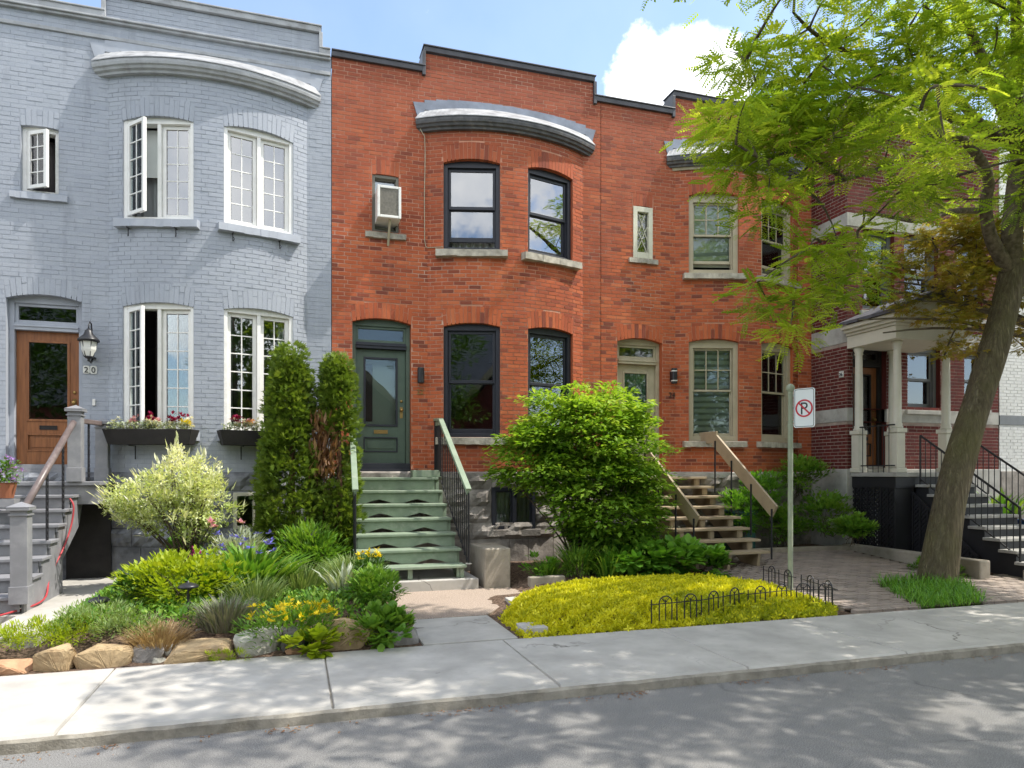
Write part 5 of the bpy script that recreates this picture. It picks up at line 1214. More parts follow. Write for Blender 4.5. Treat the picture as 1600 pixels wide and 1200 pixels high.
# ================================================================== BORDER ROCKS
def rock(u0, u1, v0, v1, Y, mat, label, seed, flat=.7, dz=.0, dy=.35):
    uc, vc = (u0 + u1) / 2, (v0 + v1) / 2; c = atY(uc, vc, Y); D_ = proj(c)[2]; w = (u1 - u0) / F * D_ * .96; h = (v1 - v0) / F * D_ * 1.05
    rr = random.Random(seed); bm = bmesh.new()
    for k in range(17):
        a = rr.uniform(0, 6.283); z = rr.uniform(-1, 1); q = math.sqrt(1 - z * z); p = Vector((q * math.cos(a), q * math.sin(a), z)); p = Vector([math.copysign(abs(e) ** .5, e) for e in p])
        bm.verts.new((p.x * w / 2, p.y * max(w * dy, h * .6), p.z * h / 2))
    g = bmesh.ops.convex_hull(bm, input=bm.verts); bmesh.ops.delete(bm, geom=[e for e in g['geom_interior'] if isinstance(e, bmesh.types.BMVert)], context='VERTS')
    bmesh.ops.bevel(bm, geom=list(bm.edges), offset=min(w, h) * .05, segments=1, affect='EDGES')
    bmesh.ops.triangulate(bm, faces=bm.faces); bmesh.ops.subdivide_edges(bm, edges=bm.edges, cuts=1, use_grid_fill=True)
    bmesh.ops.subdivide_edges(bm, edges=bm.edges, cuts=1, use_grid_fill=True)
    for v_ in bm.verts: v_.co *= 1 + rr.uniform(-.022, .022)
    me = bpy.data.meshes.new('rock'); bm.to_mesh(me); bm.free(); me.materials.append(MAT[mat]); o = bpy.data.objects.new('border_rock', me); link(o, None, Matrix.Translation((c.x, Y, c.z + dz))); tag(o, label, 'rock', 'rocks edging the garden bed')
RK = [(-22, 52, 1030, 1060, 7.1, 'rock_orange', 'flat brown rock at the left edge of the garden border'), (56, 123, 1008, 1052, 7.1, 'rock_tan', 'pointed tan rock with a dark left face beside the lime groundcover'),
 (119, 210, 1009, 1049, 7.12, 'rock_tan', 'long rounded tan rock, third from the left in the border'), (206, 258, 1006, 1042, 7.16, 'rock_grey', 'grey brown rock leaning under the flat orange slab'),
 (237, 260, 1026, 1041, 7.05, 'rock_pale', 'smallest white rock at the pavement edge'), (208, 303, 1000, 1016, 7.42, 'rock_orange', 'thin flat orange slab lying on other rocks'),
 (255, 286, 1007, 1030, 7.25, 'rock_pale', 'small pale grey rock under the end of the orange slab'), (258, 371, 1002, 1040, 7.1, 'rock_tan', 'long tilted ochre rock left of the pale green-grey boulder'),
 (303, 337, 979, 1002, 7.62, 'rock_grey', 'smooth round grey stone lying on the soil'), (364, 448, 981, 1033, 7.15, 'rock_pale', 'large pale green-grey angular boulder in the border'),
 (437, 488, 978, 1024, 7.2, 'rock_dark', 'dark grey boulder between the pale and the tan boulders'), (444, 484, 1012, 1025, 7.04, 'rock_orange', 'small reddish flat stone at the foot of the dark boulder'),
 (478, 582, 965, 1022, 7.2, 'rock_tan', 'largest tan boulder of the border'), (570, 600, 985, 1014, 7.28, 'rock_dark', 'narrow dark stone right of the largest tan boulder'), (606, 657, 983, 1010, 7.12, 'rock_grey', 'pale striped grey rock at the corner of the path')]
for i, r in enumerate(RK): rock(*r, seed=i + 3)
for u, v, lab in ((845, 884, 'flat'), (0, 0, ''))[:0]: pass
for i, (u0, u1, v0, v1, lab) in enumerate(((792, 812, 932, 941, 'small flat stepping stone near the left edge of the yellow groundcover'), (810, 850, 969, 981, 'grey square stepping stone in the yellow groundcover by the pavement'))):
    p = atZ((u0 + u1) / 2, (v0 + v1) / 2, .09); w = (u1 - u0) / F * proj(p)[2] / 2; q = MB(); q.slab([(p.x - w, p.y - .14), (p.x + w, p.y - .16), (p.x + w * .9, p.y + .15), (p.x - w * .95, p.y + .13)], -.02, .085 if i else .10)
    tag(q.build('stepping_stone', 'concrete', bevel=.01), lab, 'stone')
# branches of timber/pipe bundle by the wall under the willow
for k in range(4):
    a = atY(236 + k * 9, 878, 10.9 + .05 * k); b_ = atY(285 + k * 6, 853, 11.4); m = MB(); m.tube([(a.x, 10.5, .25), (b_.x, 11.7, .52 + .02 * k)], .05, 9)
    tag(m.build('drain_pipe', 'plank_dark', smooth=True), ('leftmost', 'second from left', 'third from left', 'rightmost')[k] + ' dark pipe of the bundle against the grey stone wall', 'pipe', 'bundle of dark pipes')
# ================================================================== PLANTS
def tmpl(vs, fs): return np.array(vs, float), fs
T_LEAF = tmpl([(0, 0, 0), (.27, .45, .07), (0, 1, -.04), (-.27, .45, .07)], [(0, 1, 2), (0, 2, 3)])
T_LONG = tmpl([(0, 0, 0), (.11, .45, .04), (0, 1, -.06), (-.11, .45, .04)], [(0, 1, 2), (0, 2, 3)])
T_ROUND = tmpl([(0, 0, 0), (.30, .22, .05), (.38, .55, .04), (.2, .86, -.02), (0, 1, -.08), (-.2, .86, -.02), (-.38, .55, .04), (-.30, .22, .05), (0, .5, -.03)], [(8, 0, 1), (8, 1, 2), (8, 2, 3), (8, 3, 4), (8, 4, 5), (8, 5, 6), (8, 6, 7), (8, 7, 0)])
T_BLADE = tmpl([(-.03, 0, 0), (.03, 0, 0), (.028, .45, .05), (-.028, .45, .05), (.018, .8, .0), (-.018, .8, 0), (0, 1, -.12)], [(0, 1, 2, 3), (3, 2, 4, 5), (5, 4, 6)])
def _fan(n, spread, w, l0=.6):
    vs, fs = [], []
    for k in range(n):
        a = (k / (n - 1) - .5) * spread; L = 1 - (1 - l0) * abs(k / (n - 1) - .5) * 2; d = np.array((math.sin(a), math.cos(a), .10 * (k % 2))); x = np.array((math.cos(a), -math.sin(a), 0)); b = len(vs)
        vs += [(0, 0, 0), tuple(d * L * .55 + x * w), tuple(d * L), tuple(d * L * .55 - x * w)]; fs += [(b, b + 1, b + 2, b + 3)]
    return tmpl(vs, fs)
T_FAN = _fan(5, 1.7, .10); T_ROS = _fan(4, 4.5, .17, .8); T_MAPLE = _fan(5, 2.6, .13, .6)
def _frond(n):
    vs, fs = [], []
    for k in range(n):
        y = .10 + .85 * k / (n - 1); L = .26 * (1 - .45 * abs(k / (n - 1) - .4))
        for s in (-1, 1):
            b = len(vs); z = -.16 * y * y; vs += [(0, y, z), (s * L * .5, y + .125, z + .025), (s * L, y + .11, z - .03), (s * L * .55, y - .01, z - .01)]; fs.append((b, b + 1, b + 2, b + 3))
    vs += [(-.008, 0, 0), (.008, 0, 0), (.006, .95, -.15), (-.006, .95, -.15)]; b = len(vs) - 4; fs.append((b, b + 1, b + 2, b + 3))
    return tmpl(vs, fs)
T_FROND = _frond(7)
T_BALL = tmpl([(1, 0, 0), (-1, 0, 0), (0, 1, 0), (0, -1, 0), (0, 0, 1), (0, 0, -1)], [(0, 2, 4), (2, 1, 4), (1, 3, 4), (3, 0, 4), (2, 0, 5), (1, 2, 5), (3, 1, 5), (0, 3, 5)])
def nrmz(a): return a / np.maximum(np.linalg.norm(a, axis=-1, keepdims=True), 1e-9)
def scatter(name, T, pos, ydir, scale, tint, mat, parent=None, up=None, kind=None, smooth=False):
    """one mesh of many small leaves: T placed at pos, its y along ydir, its z towards up"""
    V, fs = T; n = len(pos); pos = np.asarray(pos, float); y = nrmz(np.asarray(ydir, float))
    up = np.tile((0, 0, 1.0), (n, 1)) if up is None else np.asarray(up, float)
    up = up + rng.normal(0, .12, up.shape); x = np.cross(y, up); x = nrmz(np.where(np.linalg.norm(x, axis=1, keepdims=True) < 1e-3, np.cross(y, (1, 0, .01)), x)); z = np.cross(x, y)
    Rm = np.stack([x, y, z], 2) * np.asarray(scale, float).reshape(-1, 1, 1)
    allv = (np.einsum('nij,kj->nki', Rm, V) + pos[:, None, :]).reshape(-1, 3)
    k = len(V); me = bpy.data.meshes.new(name)
    lt = np.array([len(f) for f in fs]); idx = np.concatenate([np.array(f) for f in fs])
    li = (idx[None, :] + (np.arange(n) * k)[:, None]).ravel().astype(np.int32); tot = np.tile(lt, n); st = np.concatenate([[0], np.cumsum(tot)[:-1]]).astype(np.int32)
    me.vertices.add(len(allv)); me.vertices.foreach_set('co', allv.astype(np.float32).ravel()); me.loops.add(len(li)); me.loops.foreach_set('vertex_index', li)
    me.polygons.add(len(tot)); me.polygons.foreach_set('loop_start', st); me.polygons.foreach_set('loop_total', tot.astype(np.int32)); me.update(calc_edges=True); me.validate()
    a = me.attributes.new('tint', 'FLOAT', 'FACE'); a.data.foreach_set('value', np.repeat(np.clip(tint, 0, 1), len(fs)).astype(np.float32))
    me.materials.append(MAT[mat]); o = bpy.data.objects.new(name, me); link(o, parent)
    if kind: o['kind'] = kind
    return o
def rdir(n): return nrmz(rng.normal(0, 1, (n, 3)))
def clumps(c, r, ncl, per, cr, flat=.6, shell_=.55):
    """leaf positions in many small clumps that fill an ellipsoid's outer part; returns position, outward direction, tint by clump"""
    d = rdir(ncl); rad = (shell_ + (1 - shell_) * rng.random((ncl, 1)) ** .6); cc = np.asarray(c) + d * rad * np.asarray(r)
    q = rdir(ncl * per); q[:, 2] *= flat; cs = cr * (.6 + .8 * rng.random((ncl, 1, 1)))
    p = (cc[:, None, :] + q.reshape(ncl, per, 3) * cs * (.35 + .65 * rng.random((ncl, per, 1)) ** .5)).reshape(-1, 3)
    out = nrmz(np.repeat(d, per, 0) * .7 + q * .9 + np.array((0, 0, .15))); tn = np.repeat(rng.random(ncl), per) * .55 + rng.random(ncl * per) * .45
    return p, out, tn, cc
def stems(name, base, tips, r0, mat, parent, wob=.15, n=6):
    m = MB()
    for tp in tips:
        a = Vector(base) + Vector(rng.normal(0, .04, 3)) * Vector((1, 1, 0)).length; b = Vector(tp); mid = (a + b) / 2 + Vector((b.x - a.x, b.y - a.y, 0)) * -.18 + Vector(rng.normal(0, wob, 3)) * .5
        pts = [a.lerp(mid, t).lerp(mid.lerp(b, t), t) for t in np.linspace(0, 1, n)]; m.tube(pts, list(np.linspace(r0, r0 * .25, n)), 5, cap=False)
    return m.build(name, mat, parent, smooth=True, fix=False)
# ---------------- the big leafy bush in front of the bay
def bush():
    c = np.array((4.45, 10.5, 1.9)); t_ = thing('leafy_bush', 'large bright green leafy bush in front of the orange brick bay', 'bush', (c[0], c[1], .15))
    Ps, Os, Ts, Cs = [], [], [], []
    for dx, dy, dz, rx, ry, rz, ncl in ((0, 0, .35, .95, .8, .95, 190), (-.78, .05, .0, .66, .65, .62, 110), (.78, -.05, .05, .66, .7, .78, 120), (.28, -.25, -.6, 1.05, .65, .8, 170), (.45, -.2, -1.0, .85, .6, .5, 110), (.05, .0, .1, .7, .5, .8, 90), (.45, 0, .75, .55, .55, .5, 60), (-.5, .1, .55, .6, .55, .6, 60)):
        P, O, T, CC = clumps(c + np.array((dx, dy, dz)), (rx, ry, rz), ncl, 44, .26, .24, .5); Ps.append(P); Os.append(O); Ts.append(T); Cs.append(CC)
    P, O, T, CC = np.vstack(Ps), np.vstack(Os), np.concatenate(Ts), np.vstack(Cs); low = P[:, 2] > .22 + .9 * np.clip((3.75 - P[:, 0]), 0, 1); P, O, T = P[low], O[low], T[low]
    T = T * .7 + .3 * np.clip((P[:, 2] - .8) / 2.2, 0, 1)  # sunlit top painted into the leaf tint, lighter with height
    O = nrmz(O * np.array((1, 1, .25)) + rng.normal(0, .3, O.shape)); O[:, 2] -= .12
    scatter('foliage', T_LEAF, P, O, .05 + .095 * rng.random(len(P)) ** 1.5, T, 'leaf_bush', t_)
    stems('stem', (c[0], c[1], .1), CC[rng.choice(len(CC), 34, False)], .022, 'twig', t_)
bush()
# ---------------- cedars
def cedar(x, y, z0, z1, prof, label, n, bare=None):
    t_ = thing('cedar', label, 'cedar', (x, y, z0), 'clipped cedars beside the green stairs'); pos = []; out = []; tn = []
    ncl = n // 34
    for k in range(ncl):
        h = rng.random(); a = rng.random() * 2 * math.pi; r = np.interp(h, *zip(*prof)); z = z0 + (z1 - z0) * h
        if bare and bare(h, a): continue
        c = np.array((x + r * math.cos(a) * .82, y + r * math.sin(a) * .82, z)); q = rdir(34) * (.07 + .13 * rng.random()) * np.array((1, 1, 1.15)); o = np.array((math.cos(a), math.sin(a), .55)); pos.append(c + q); out.append(nrmz(o + q * 5 + rng.normal(0, .25, q.shape))); tn.append(rng.random() * .35 + rng.random(34) * .3 + .35 * np.clip(.5 + q[:, 2] * 4, 0, 1))  # leaf tint paints the upper side of each clump as sunlit
    P, O, T = np.vstack(pos), np.vstack(out), np.concatenate(tn)
    side_ = np.cross(O, rng.normal(0, 1, O.shape)); scatter('foliage', T_FAN, P, O, .06 + .05 * rng.random(len(P)), T, 'leaf_cedar', t_, up=side_)
    m = MB(); m.tube([(x, y, z0 - .1), (x + .03, y, (z0 + z1) / 2), (x, y, z1 - .25)], [.06, .045, .012], 8); m.build('trunk', 'twig_brown', t_, smooth=True)
    return t_
c1 = cedar(-.06, 11.3, .15, 3.52, [(0, .46), (.2, .50), (.38, .46), (.52, .40), (.66, .28), (.85, .23), (1, .10)], 'taller fuller clipped cedar left of the green stairs', 13000)
c2 = cedar(.64, 11.22, .15, 3.42, [(0, .34), (.25, .33), (.45, .26), (.62, .25), (.8, .20), (.92, .15), (1, .05)], 'narrower cedar with a bare brown patch next to the green stair rail', 8500, bare=lambda h, a: .4 < h < .66 and math.cos(a - 3.7) > -.1)
n = 420; h = rng.random(n); P = np.stack([.42 + rng.normal(0, .10, n), 11.12 + rng.normal(0, .08, n), 1.6 + .95 * h], 1); O = rng.normal(0, .4, (n, 3)); O[:, 2] = 1
scatter('dead_twigs', T_LONG, P, O, .14 + .1 * rng.random(n), rng.random(n), 'leaf_dry', c2)
stems('bare_stem', (.45, 11.2, .3), [(.35 + .07 * k, 11.12, 2.3 + .15 * (k % 3)) for k in range(5)], .018, 'twig_brown', c2)
# ---------------- variegated willow
def willow():
    c = np.array((-1.55, 10.75, 1.32)); t_ = thing('willow_shrub', 'pale variegated willow shrub against the grey stone foundation', 'shrub', (-1.45, 10.75, .25)); b = np.array((-1.42, 10.75, .3)); Ps, Os, Ts, Cs = [], [], [], []
    for dx, dz, rx, rz, ncl in ((.05, .28, .46, .42, 60), (-.45, .02, .42, .32, 45), (.40, .0, .38, .36, 42), (-.1, -.15, .55, .3, 36), (.25, -.45, .28, .22, 14)):
        P, O, T, CC = clumps(c + np.array((dx, 0, dz)), (rx, .42, rz), ncl, 48, .13, .8, .45); Ps.append(P); Os.append(O); Ts.append(T); Cs.append(CC)
    P, O, T, CC = np.vstack(Ps), np.vstack(Os), np.concatenate(Ts), np.vstack(Cs); hz = (P[:, 2] - .6) / 1.4
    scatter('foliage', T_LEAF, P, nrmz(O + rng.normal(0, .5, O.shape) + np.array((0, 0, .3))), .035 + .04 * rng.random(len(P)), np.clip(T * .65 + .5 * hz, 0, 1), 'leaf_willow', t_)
    n = 500; k = rng.choice(len(CC), n); tip = CC[k] + nrmz(CC[k] - c) * .2 * rng.random((n, 1)); scatter('shoots', T_LONG, tip, nrmz(CC[k] - b + rng.normal(0, .25, (n, 3))), .10 + .08 * rng.random(n), .6 + .4 * rng.random(n), 'leaf_willow', t_, kind='stuff')
    stems('stem', b, CC[rng.choice(len(CC), 44, False)], .014, 'twig', t_)
willow()
# ---------------- shrubs and perennials: name, label, centre pixel/ground, size
def mound(name, label, x, y, rx, ry, h, mat, n, T=T_LEAF, ls=(.05, .04), cat='plant', stem=True, flat=.5, up_bias=.5, z0=None, grp=None, zlo=.0):
    z = gz(x, y) if z0 is None else z0; t_ = thing(name, label, cat, (x, y, z), grp); ncl = max(6, n // 26)
    P, O, Tn, CC = clumps((x, y, z + h * .5), (rx, ry, h * .5), ncl, 26, min(rx, h) * .33, flat, .4)
    k = P[:, 2] > z + zlo; P, O, Tn = P[k], O[k], Tn[k]
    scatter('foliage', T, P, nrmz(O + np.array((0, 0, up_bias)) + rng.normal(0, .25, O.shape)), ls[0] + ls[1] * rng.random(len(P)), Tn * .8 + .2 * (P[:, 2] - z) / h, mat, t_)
    if stem: stems('stem', (x, y, z - .02), CC[rng.choice(len(CC), min(len(CC), 14), False)], .007, 'twig', t_)
    return t_
def tuft(name, label, x, y, r, h, mat, n, cat='plant', lean=.5, width=1.0, grp=None, z0=None):
    z = gz(x, y) if z0 is None else z0; t_ = thing(name, label, cat, (x, y, z), grp); a = rng.random(n) * 6.283; q = r * rng.random(n) ** .6; P = np.stack([x + q * np.cos(a) * .6, y + q * np.sin(a) * .6, np.full(n, z - .01)], 1)
    d = np.stack([np.cos(a) * lean * q / r, np.sin(a) * lean * q / r, np.ones(n)], 1) + rng.normal(0, .16, (n, 3)); V = T_BLADE[0] * np.array((width, 1, 1)); up = np.stack([-np.cos(a), -np.sin(a), np.zeros(n)], 1)
    scatter('foliage', (V, T_BLADE[1]), P, d, h * (.6 + .5 * rng.random(n)), rng.random(n), mat, t_, up=up); return t_
def flowers(t_, pts, mat, s, n=9, spread=1.0, name='flower', T=T_LEAF):
    P = []; O = []
    for p in pts:
        d = rdir(n); d[:, 2] = abs(d[:, 2]) * spread + .1; P += [np.array(p)] * n; O += list(d)
    scatter(name, T, np.array(P) + nrmz(np.array(O)) * s * .2, np.array(O), s * (.7 + .5 * rng.random(len(P))), rng.random(len(P)), mat, t_, kind='stuff')
def g_at(u, v): 
    p = atZ(u, v, .2)
    for _ in range(4): p = atZ(u, v, gz(p.x, p.y))
    return p
def spots(x, y, rx, ry, z0, z1, n): return [(x + rx * (rng.random() * 2 - 1), y + ry * (rng.random() * 2 - 1), z0 + (z1 - z0) * rng.random()) for _ in range(n)]
# left bed
p = g_at(275, 958); mound('spirea', 'lime yellow leafy shrub behind the path light', p.x, p.y + .45, .62, .5, .55, 'leaf_lime', 2600, T_LEAF, (.05, .04), 'shrub')
p = g_at(205, 955); mound('shrub', 'dark green low shrub at the left end of the lime shrub', p.x, p.y + .4, .26, .26, .42, 'leaf_deep', 700, T_LEAF, (.05, .03), 'shrub')
p = g_at(385, 935); cf = tuft('cornflower', 'green cornflower clump with scattered blue flowers', p.x, p.y + .35, .62, .62, 'leaf_green', 520, lean=.9, width=1.9); flowers(cf, spots(p.x, p.y + .3, .5, .35, gz(p.x, p.y) + .48, gz(p.x, p.y) + .72, 16), 'petal_blue', .06, 10, .6)
p = g_at(400, 850); sv = mound('variegated_iris', 'silvery white-edged leafy plant below the basement window', p.x + .02, 10.3, .36, .3, .62, 'leaf_silver', 900, T_LONG, (.09, .06), stem=False); flowers(sv, [(p.x - .28, 10.2, 1.04), (p.x - .25, 10.2, .98), (p.x + .1, 10.25, 1.02)], 'petal_pink', .07, 14)
p = g_at(490, 905); mound('peony', 'fresh green mounded perennial under the purple ball flower', p.x, p.y + .55, .5, .45, .66, 'leaf_green', 2200, T_LONG, (.09, .06))
al = thing('allium', 'single purple allium ball above the green perennial', 'flower', (p.x - .02, p.y + .5, gz(p.x, p.y))); q = atY(490, 834, p.y + .5); m = MB(); m.tube([(q.x, q.y, gz(q.x, q.y)), (q.x, q.y, q.z)], .006, 6); m.build('stem', 'leafstem' if False else 'twig', al); d = rdir(160); scatter('flower_head', T_LEAF, np.array(q) + d * .03, d, np.full(160, .032), rng.random(160), 'petal_purple', al)
for (u, v, r, h, lab) in ((350, 975, .36, .34, 'grey brown lavender clump in front of the lime shrub'), (470, 930, .40, .40, 'soft green lavender clump behind the yellow flowers'), (545, 915, .32, .42, 'lavender clump beside the foot of the green stairs')):
    p = g_at(u, v); tuft('lavender', lab, p.x, p.y + .2, r, h, 'leaf_grey' if u == 350 else 'leaf_sage', 620, lean=.7, width=.55, grp='lavender clumps')
p = g_at(420, 965); tuft('lavender', 'green lavender clump left of the yellow flowers', p.x - .15, p.y + .35, .36, .36, 'leaf_sage', 500, lean=.7, width=.5, grp='lavender clumps')
p = g_at(230, 1003); tuft('dry_grass', 'dry straw-coloured grass clump behind the flat orange slab', p.x, p.y + .55, .34, .27, 'leaf_straw', 800, lean=1.1, width=.4)
p = g_at(455, 985); ef = mound('spurge', 'yellow flowering spurge above the dark boulder', p.x, p.y + .25, .46, .3, .40, 'leaf_green', 1500, T_LONG, (.06, .04)); flowers(ef, spots(p.x, p.y + .2, .42, .24, gz(p.x, p.y + .2) + .3, gz(p.x, p.y + .2) + .44, 46), 'petal_yellow', .05, 9, .8)
p = g_at(478, 990); mound('creeping_jenny', 'bright yellow-green round leaves hanging over the dark boulder', p.x, p.y + .08, .22, .12, .26, 'leaf_lime', 120, T_ROUND, (.08, .04), stem=False)
p = g_at(605, 990); mound('campion', 'dark green leafy plant at the path corner behind the grey rock', p.x, p.y + .2, .26, .26, .36, 'leaf_green', 560, T_ROUND, (.06, .05), stem=False)
p = g_at(590, 950); mound('geranium', 'light green spreading plant along the path edge', p.x, p.y + .3, .30, .5, .34, 'leaf_green', 1500, T_LEAF, (.05, .04))
p = g_at(555, 975); mound('stonecrop', 'pale lime stonecrop between boulder and path plants', p.x, p.y + .2, .26, .2, .2, 'leaf_lime', 700, T_LONG, (.05, .03), stem=False)
p = g_at(540, 940); tuft('iris', 'upright blue-green iris leaves in the middle of the bed', p.x, p.y + .25, .2, .42, 'leaf_silver', 70, width=2.0)
p = g_at(578, 930); mound('euphorbia', 'rounded euphorbia with yellow tops at the corner of the stair slab', p.x, p.y + .3, .24, .24, .46, 'leaf_deep', 800, T_LONG, (.07, .04)); flowers(bpy.data.objects[WMN] if False else ef, spots(p.x, p.y + .28, .18, .18, gz(p.x, p.y + .3) + .4, gz(p.x, p.y + .3) + .5, 14), 'petal_yellow', .05, 8)
p = g_at(300, 880); lu = mound('lupin', 'magenta flower spikes under the willow shrub', p.x + .1, 10.1, .22, .2, .4, 'leaf_deep', 420, T_LEAF, (.05, .03))
for k, (u, v) in enumerate(((297, 882), (303, 868), (311, 876))): q = atY(u, v, 10.05); flowers(lu, [(q.x + rng.normal(0, .012), q.y, q.z - .1 + .015 * j) for j in range(14)], 'petal_magenta', .04, 6)
p = g_at(255, 905); mound('hosta', 'broad green leaves beside the dark pipes', p.x + .05, p.y + .7, .38, .28, .42, 'leaf_hosta', 110, T_ROUND, (.17, .09), stem=False)
for (u, v, rx, ry, h, nn, lab) in ((60, 1018, .62, .42, .17, 3200, 'bright lime low groundcover at the left end of the bed'), (140, 985, .42, .32, .22, 1200, 'olive green creeping plant beside the side path')):
    p = g_at(u, v); mound('groundcover', lab, p.x, p.y + .2, rx, ry, h, 'leaf_lime' if nn > 2000 else 'leaf_sage', nn, T_LONG, (.035, .03), 'plant', stem=False, flat=.8)
p = g_at(190, 990); mound('thyme', 'brownish green thyme mat behind the long tan rock', p.x, p.y + .3, .34, .26, .2, 'leaf_sage', 1000, T_LONG, (.035, .03), stem=False)
p = g_at(350, 998); mound('sedum', 'small yellow-green mat left of the pale boulder', p.x, p.y + .12, .22, .1, .08, 'leaf_lime', 400, T_LONG, (.03, .02), stem=False)
p = g_at(430, 890); mound('day_lily', 'lush green foliage in front of the taller cedar', p.x, p.y + .5, .5, .35, .42, 'leaf_green', 1300, T_LONG, (.1, .06), stem=False)
p = g_at(340, 945); mound('fern', 'feathery pale green plant beside the path light', p.x, p.y + .3, .34, .3, .34, 'leaf_hosta', 900, T_FAN, (.06, .04), stem=False)
pet = thing('petunia', 'violet petunia hanging at the left edge of the grey stairs', 'flower', (-4.0, 10.9, 1.4)); q = atY(10, 742, 10.6); P, O, Tn, CC = clumps(tuple(q), (.17, .16, .15), 30, 14, .07, 1, .3); scatter('foliage', T_LEAF, P, O, .04, Tn, 'leaf_green', pet) if False else None
scatter('foliage', T_LEAF, P, O, np.full(len(P), .05), Tn, 'leaf_green', pet); flowers(pet, CC + (CC - np.array(q)) * .5, 'petal_purple', .055, 8)
m = MB(); m.lathe([(.08, -.3), (.12, -.1), (.13, -.1)], tuple(q), 14); m.build('pot', 'terracotta', pet)
m = MB(); m.bar((q.x - .3, q.y, q.z - .36), (q.x + .12, q.y, q.z - .36), .22, .1); m.build('stand', 'step_grey', pet)
# window boxes
for (t_, M), cols in ((pb1, 1), (pb2, 2)):
    m = MB(); pts = []
    P = np.array([(M @ Vector((x, y, z)))[:] for x, y, z in zip(rng.uniform(-.6, .6, 900), rng.uniform(-.33, -.05, 900), rng.uniform(.02, .13, 900))]); O = rdir(900); O[:, 2] = abs(O[:, 2]); scatter('foliage', T_LEAF, P, O, .035 + .03 * rng.random(900), rng.random(900), 'leaf_silver', t_)
    loc = lambda x, y, z: tuple(M @ Vector((x, y, z)))
    for mat, xs_, s_, zz in (('petal_burgundy', (-.02, .02, .35, .42, .3, .5) if cols == 1 else (-.4, -.36, -.43), .06, .2), ('petal_white', rng.uniform(-.6, .6, 14), .045, .13), ('petal_yellow' if cols == 1 else 'petal_orange', (.5, .45, .58, .55) if cols == 1 else (-.2, -.15, .1), .05, .12), ('petal_pink', (-.3, -.25, .1), .05, .15)):
        flowers(t_, [loc(x + rng.normal(0, .02), -.2 + rng.normal(0, .04), zz + rng.normal(0, .035)) for x in xs_ for _ in range(3)], mat, s_, 10)
# right of the walk
p = g_at(880, 880); mound('spurge', 'small round green spurge with pale tops left of the hostas', 4.05, 9.8, .30, .24, .36, 'leaf_green', 900, T_LONG, (.05, .03))
for i, (x, y, h, lab) in enumerate(((4.2, 10.05, .55, 'grassy leaves behind the round spurge'), (4.55, 9.75, .5, 'upright iris leaves left of the hostas'), (4.95, 10.1, .62, 'tall grass clump in front of the bush'), (5.6, 10.2, .6, 'arching grass clump near the tan stairs'), (3.65, 10.0, .3, 'short weedy tuft beside the concrete cheek wall'))):
    tt = tuft('grass_clump', lab, x, y, .3, h, 'leaf_green', 190, lean=.7, width=.9, grp='grass clumps by the bush')
    if i in (2, 3): flowers(tt, [(x + rng.normal(0, .2), y + rng.normal(0, .1), gz(x, y) + .62 + .02 * j) for _ in range(4) for j in range(3)], 'petal_white', .035, 6)
for i, (x, y, rx, lab) in enumerate(((5.05, 9.75, .48, 'left hosta of the row behind the yellow groundcover'), (5.6, 9.7, .50, 'middle hosta of the row behind the yellow groundcover'), (6.1, 9.6, .36, 'right hosta next to the foot of the tan stairs'))):
    mound('hosta', lab, x, y, rx, .42, .5, 'leaf_hosta', 420, T_ROUND, (.10, .07), stem=False, up_bias=.15, grp='hostas behind the groundcover')
mound('weed', 'pale weedy plant on bare soil beside the cheek wall', 3.5, 9.95, .28, .2, .3, 'leaf_hosta', 220, T_LEAF, (.06, .04))
# shrubs along the tan house and the dark brick house
for i, (u, v, Y, rx, h, z, lab) in enumerate(((1190, 770, 11.35, .45, .9, 1.0, 'airy bright shrub below the right tan window'), (1160, 800, 11.2, .42, .8, .5, 'yellow-green shrub behind the tan stair rail'), (1250, 740, 11.5, .5, .7, 1.2, 'climbing leaves on the stone base near the sign'), (1290, 800, 11.1, .48, .8, .35, 'green shrub at the corner of the dark brick house'), (1220, 820, 11.3, .5, .7, .25, 'low green shrub below the climbing leaves'), (1335, 822, 10.2, .30, .38, .2, 'fern-like shrub at the end of the lattice'))):
    q = atY(u, v, Y); xx = min(q.x, 10.25); mound('shrub', lab, xx, Y, rx, .32, h, 'leaf_hosta' if i < 2 else 'leaf_green', 1500, T_LEAF, (.06, .05), 'shrub', z0=max(.1, q.z - h * .5), flat=.4)
for i, (x, y, lab) in enumerate(((10.05, 9.15, 'small weed against the low worn wall'), (10.0, 8.6, 'low weedy mat beside the tree'), (12.6, 8.9, 'spiky leaves behind the porch rail'))):
    if i < 2: mound('weed', lab, x, y, .34, .2, .2, 'leaf_green', 420, T_LEAF, (.04, .03), stem=False)
    else: tuft('iris', lab, x, 9.9, .35, .8, 'leaf_green', 140, z0=.6, width=1.6)
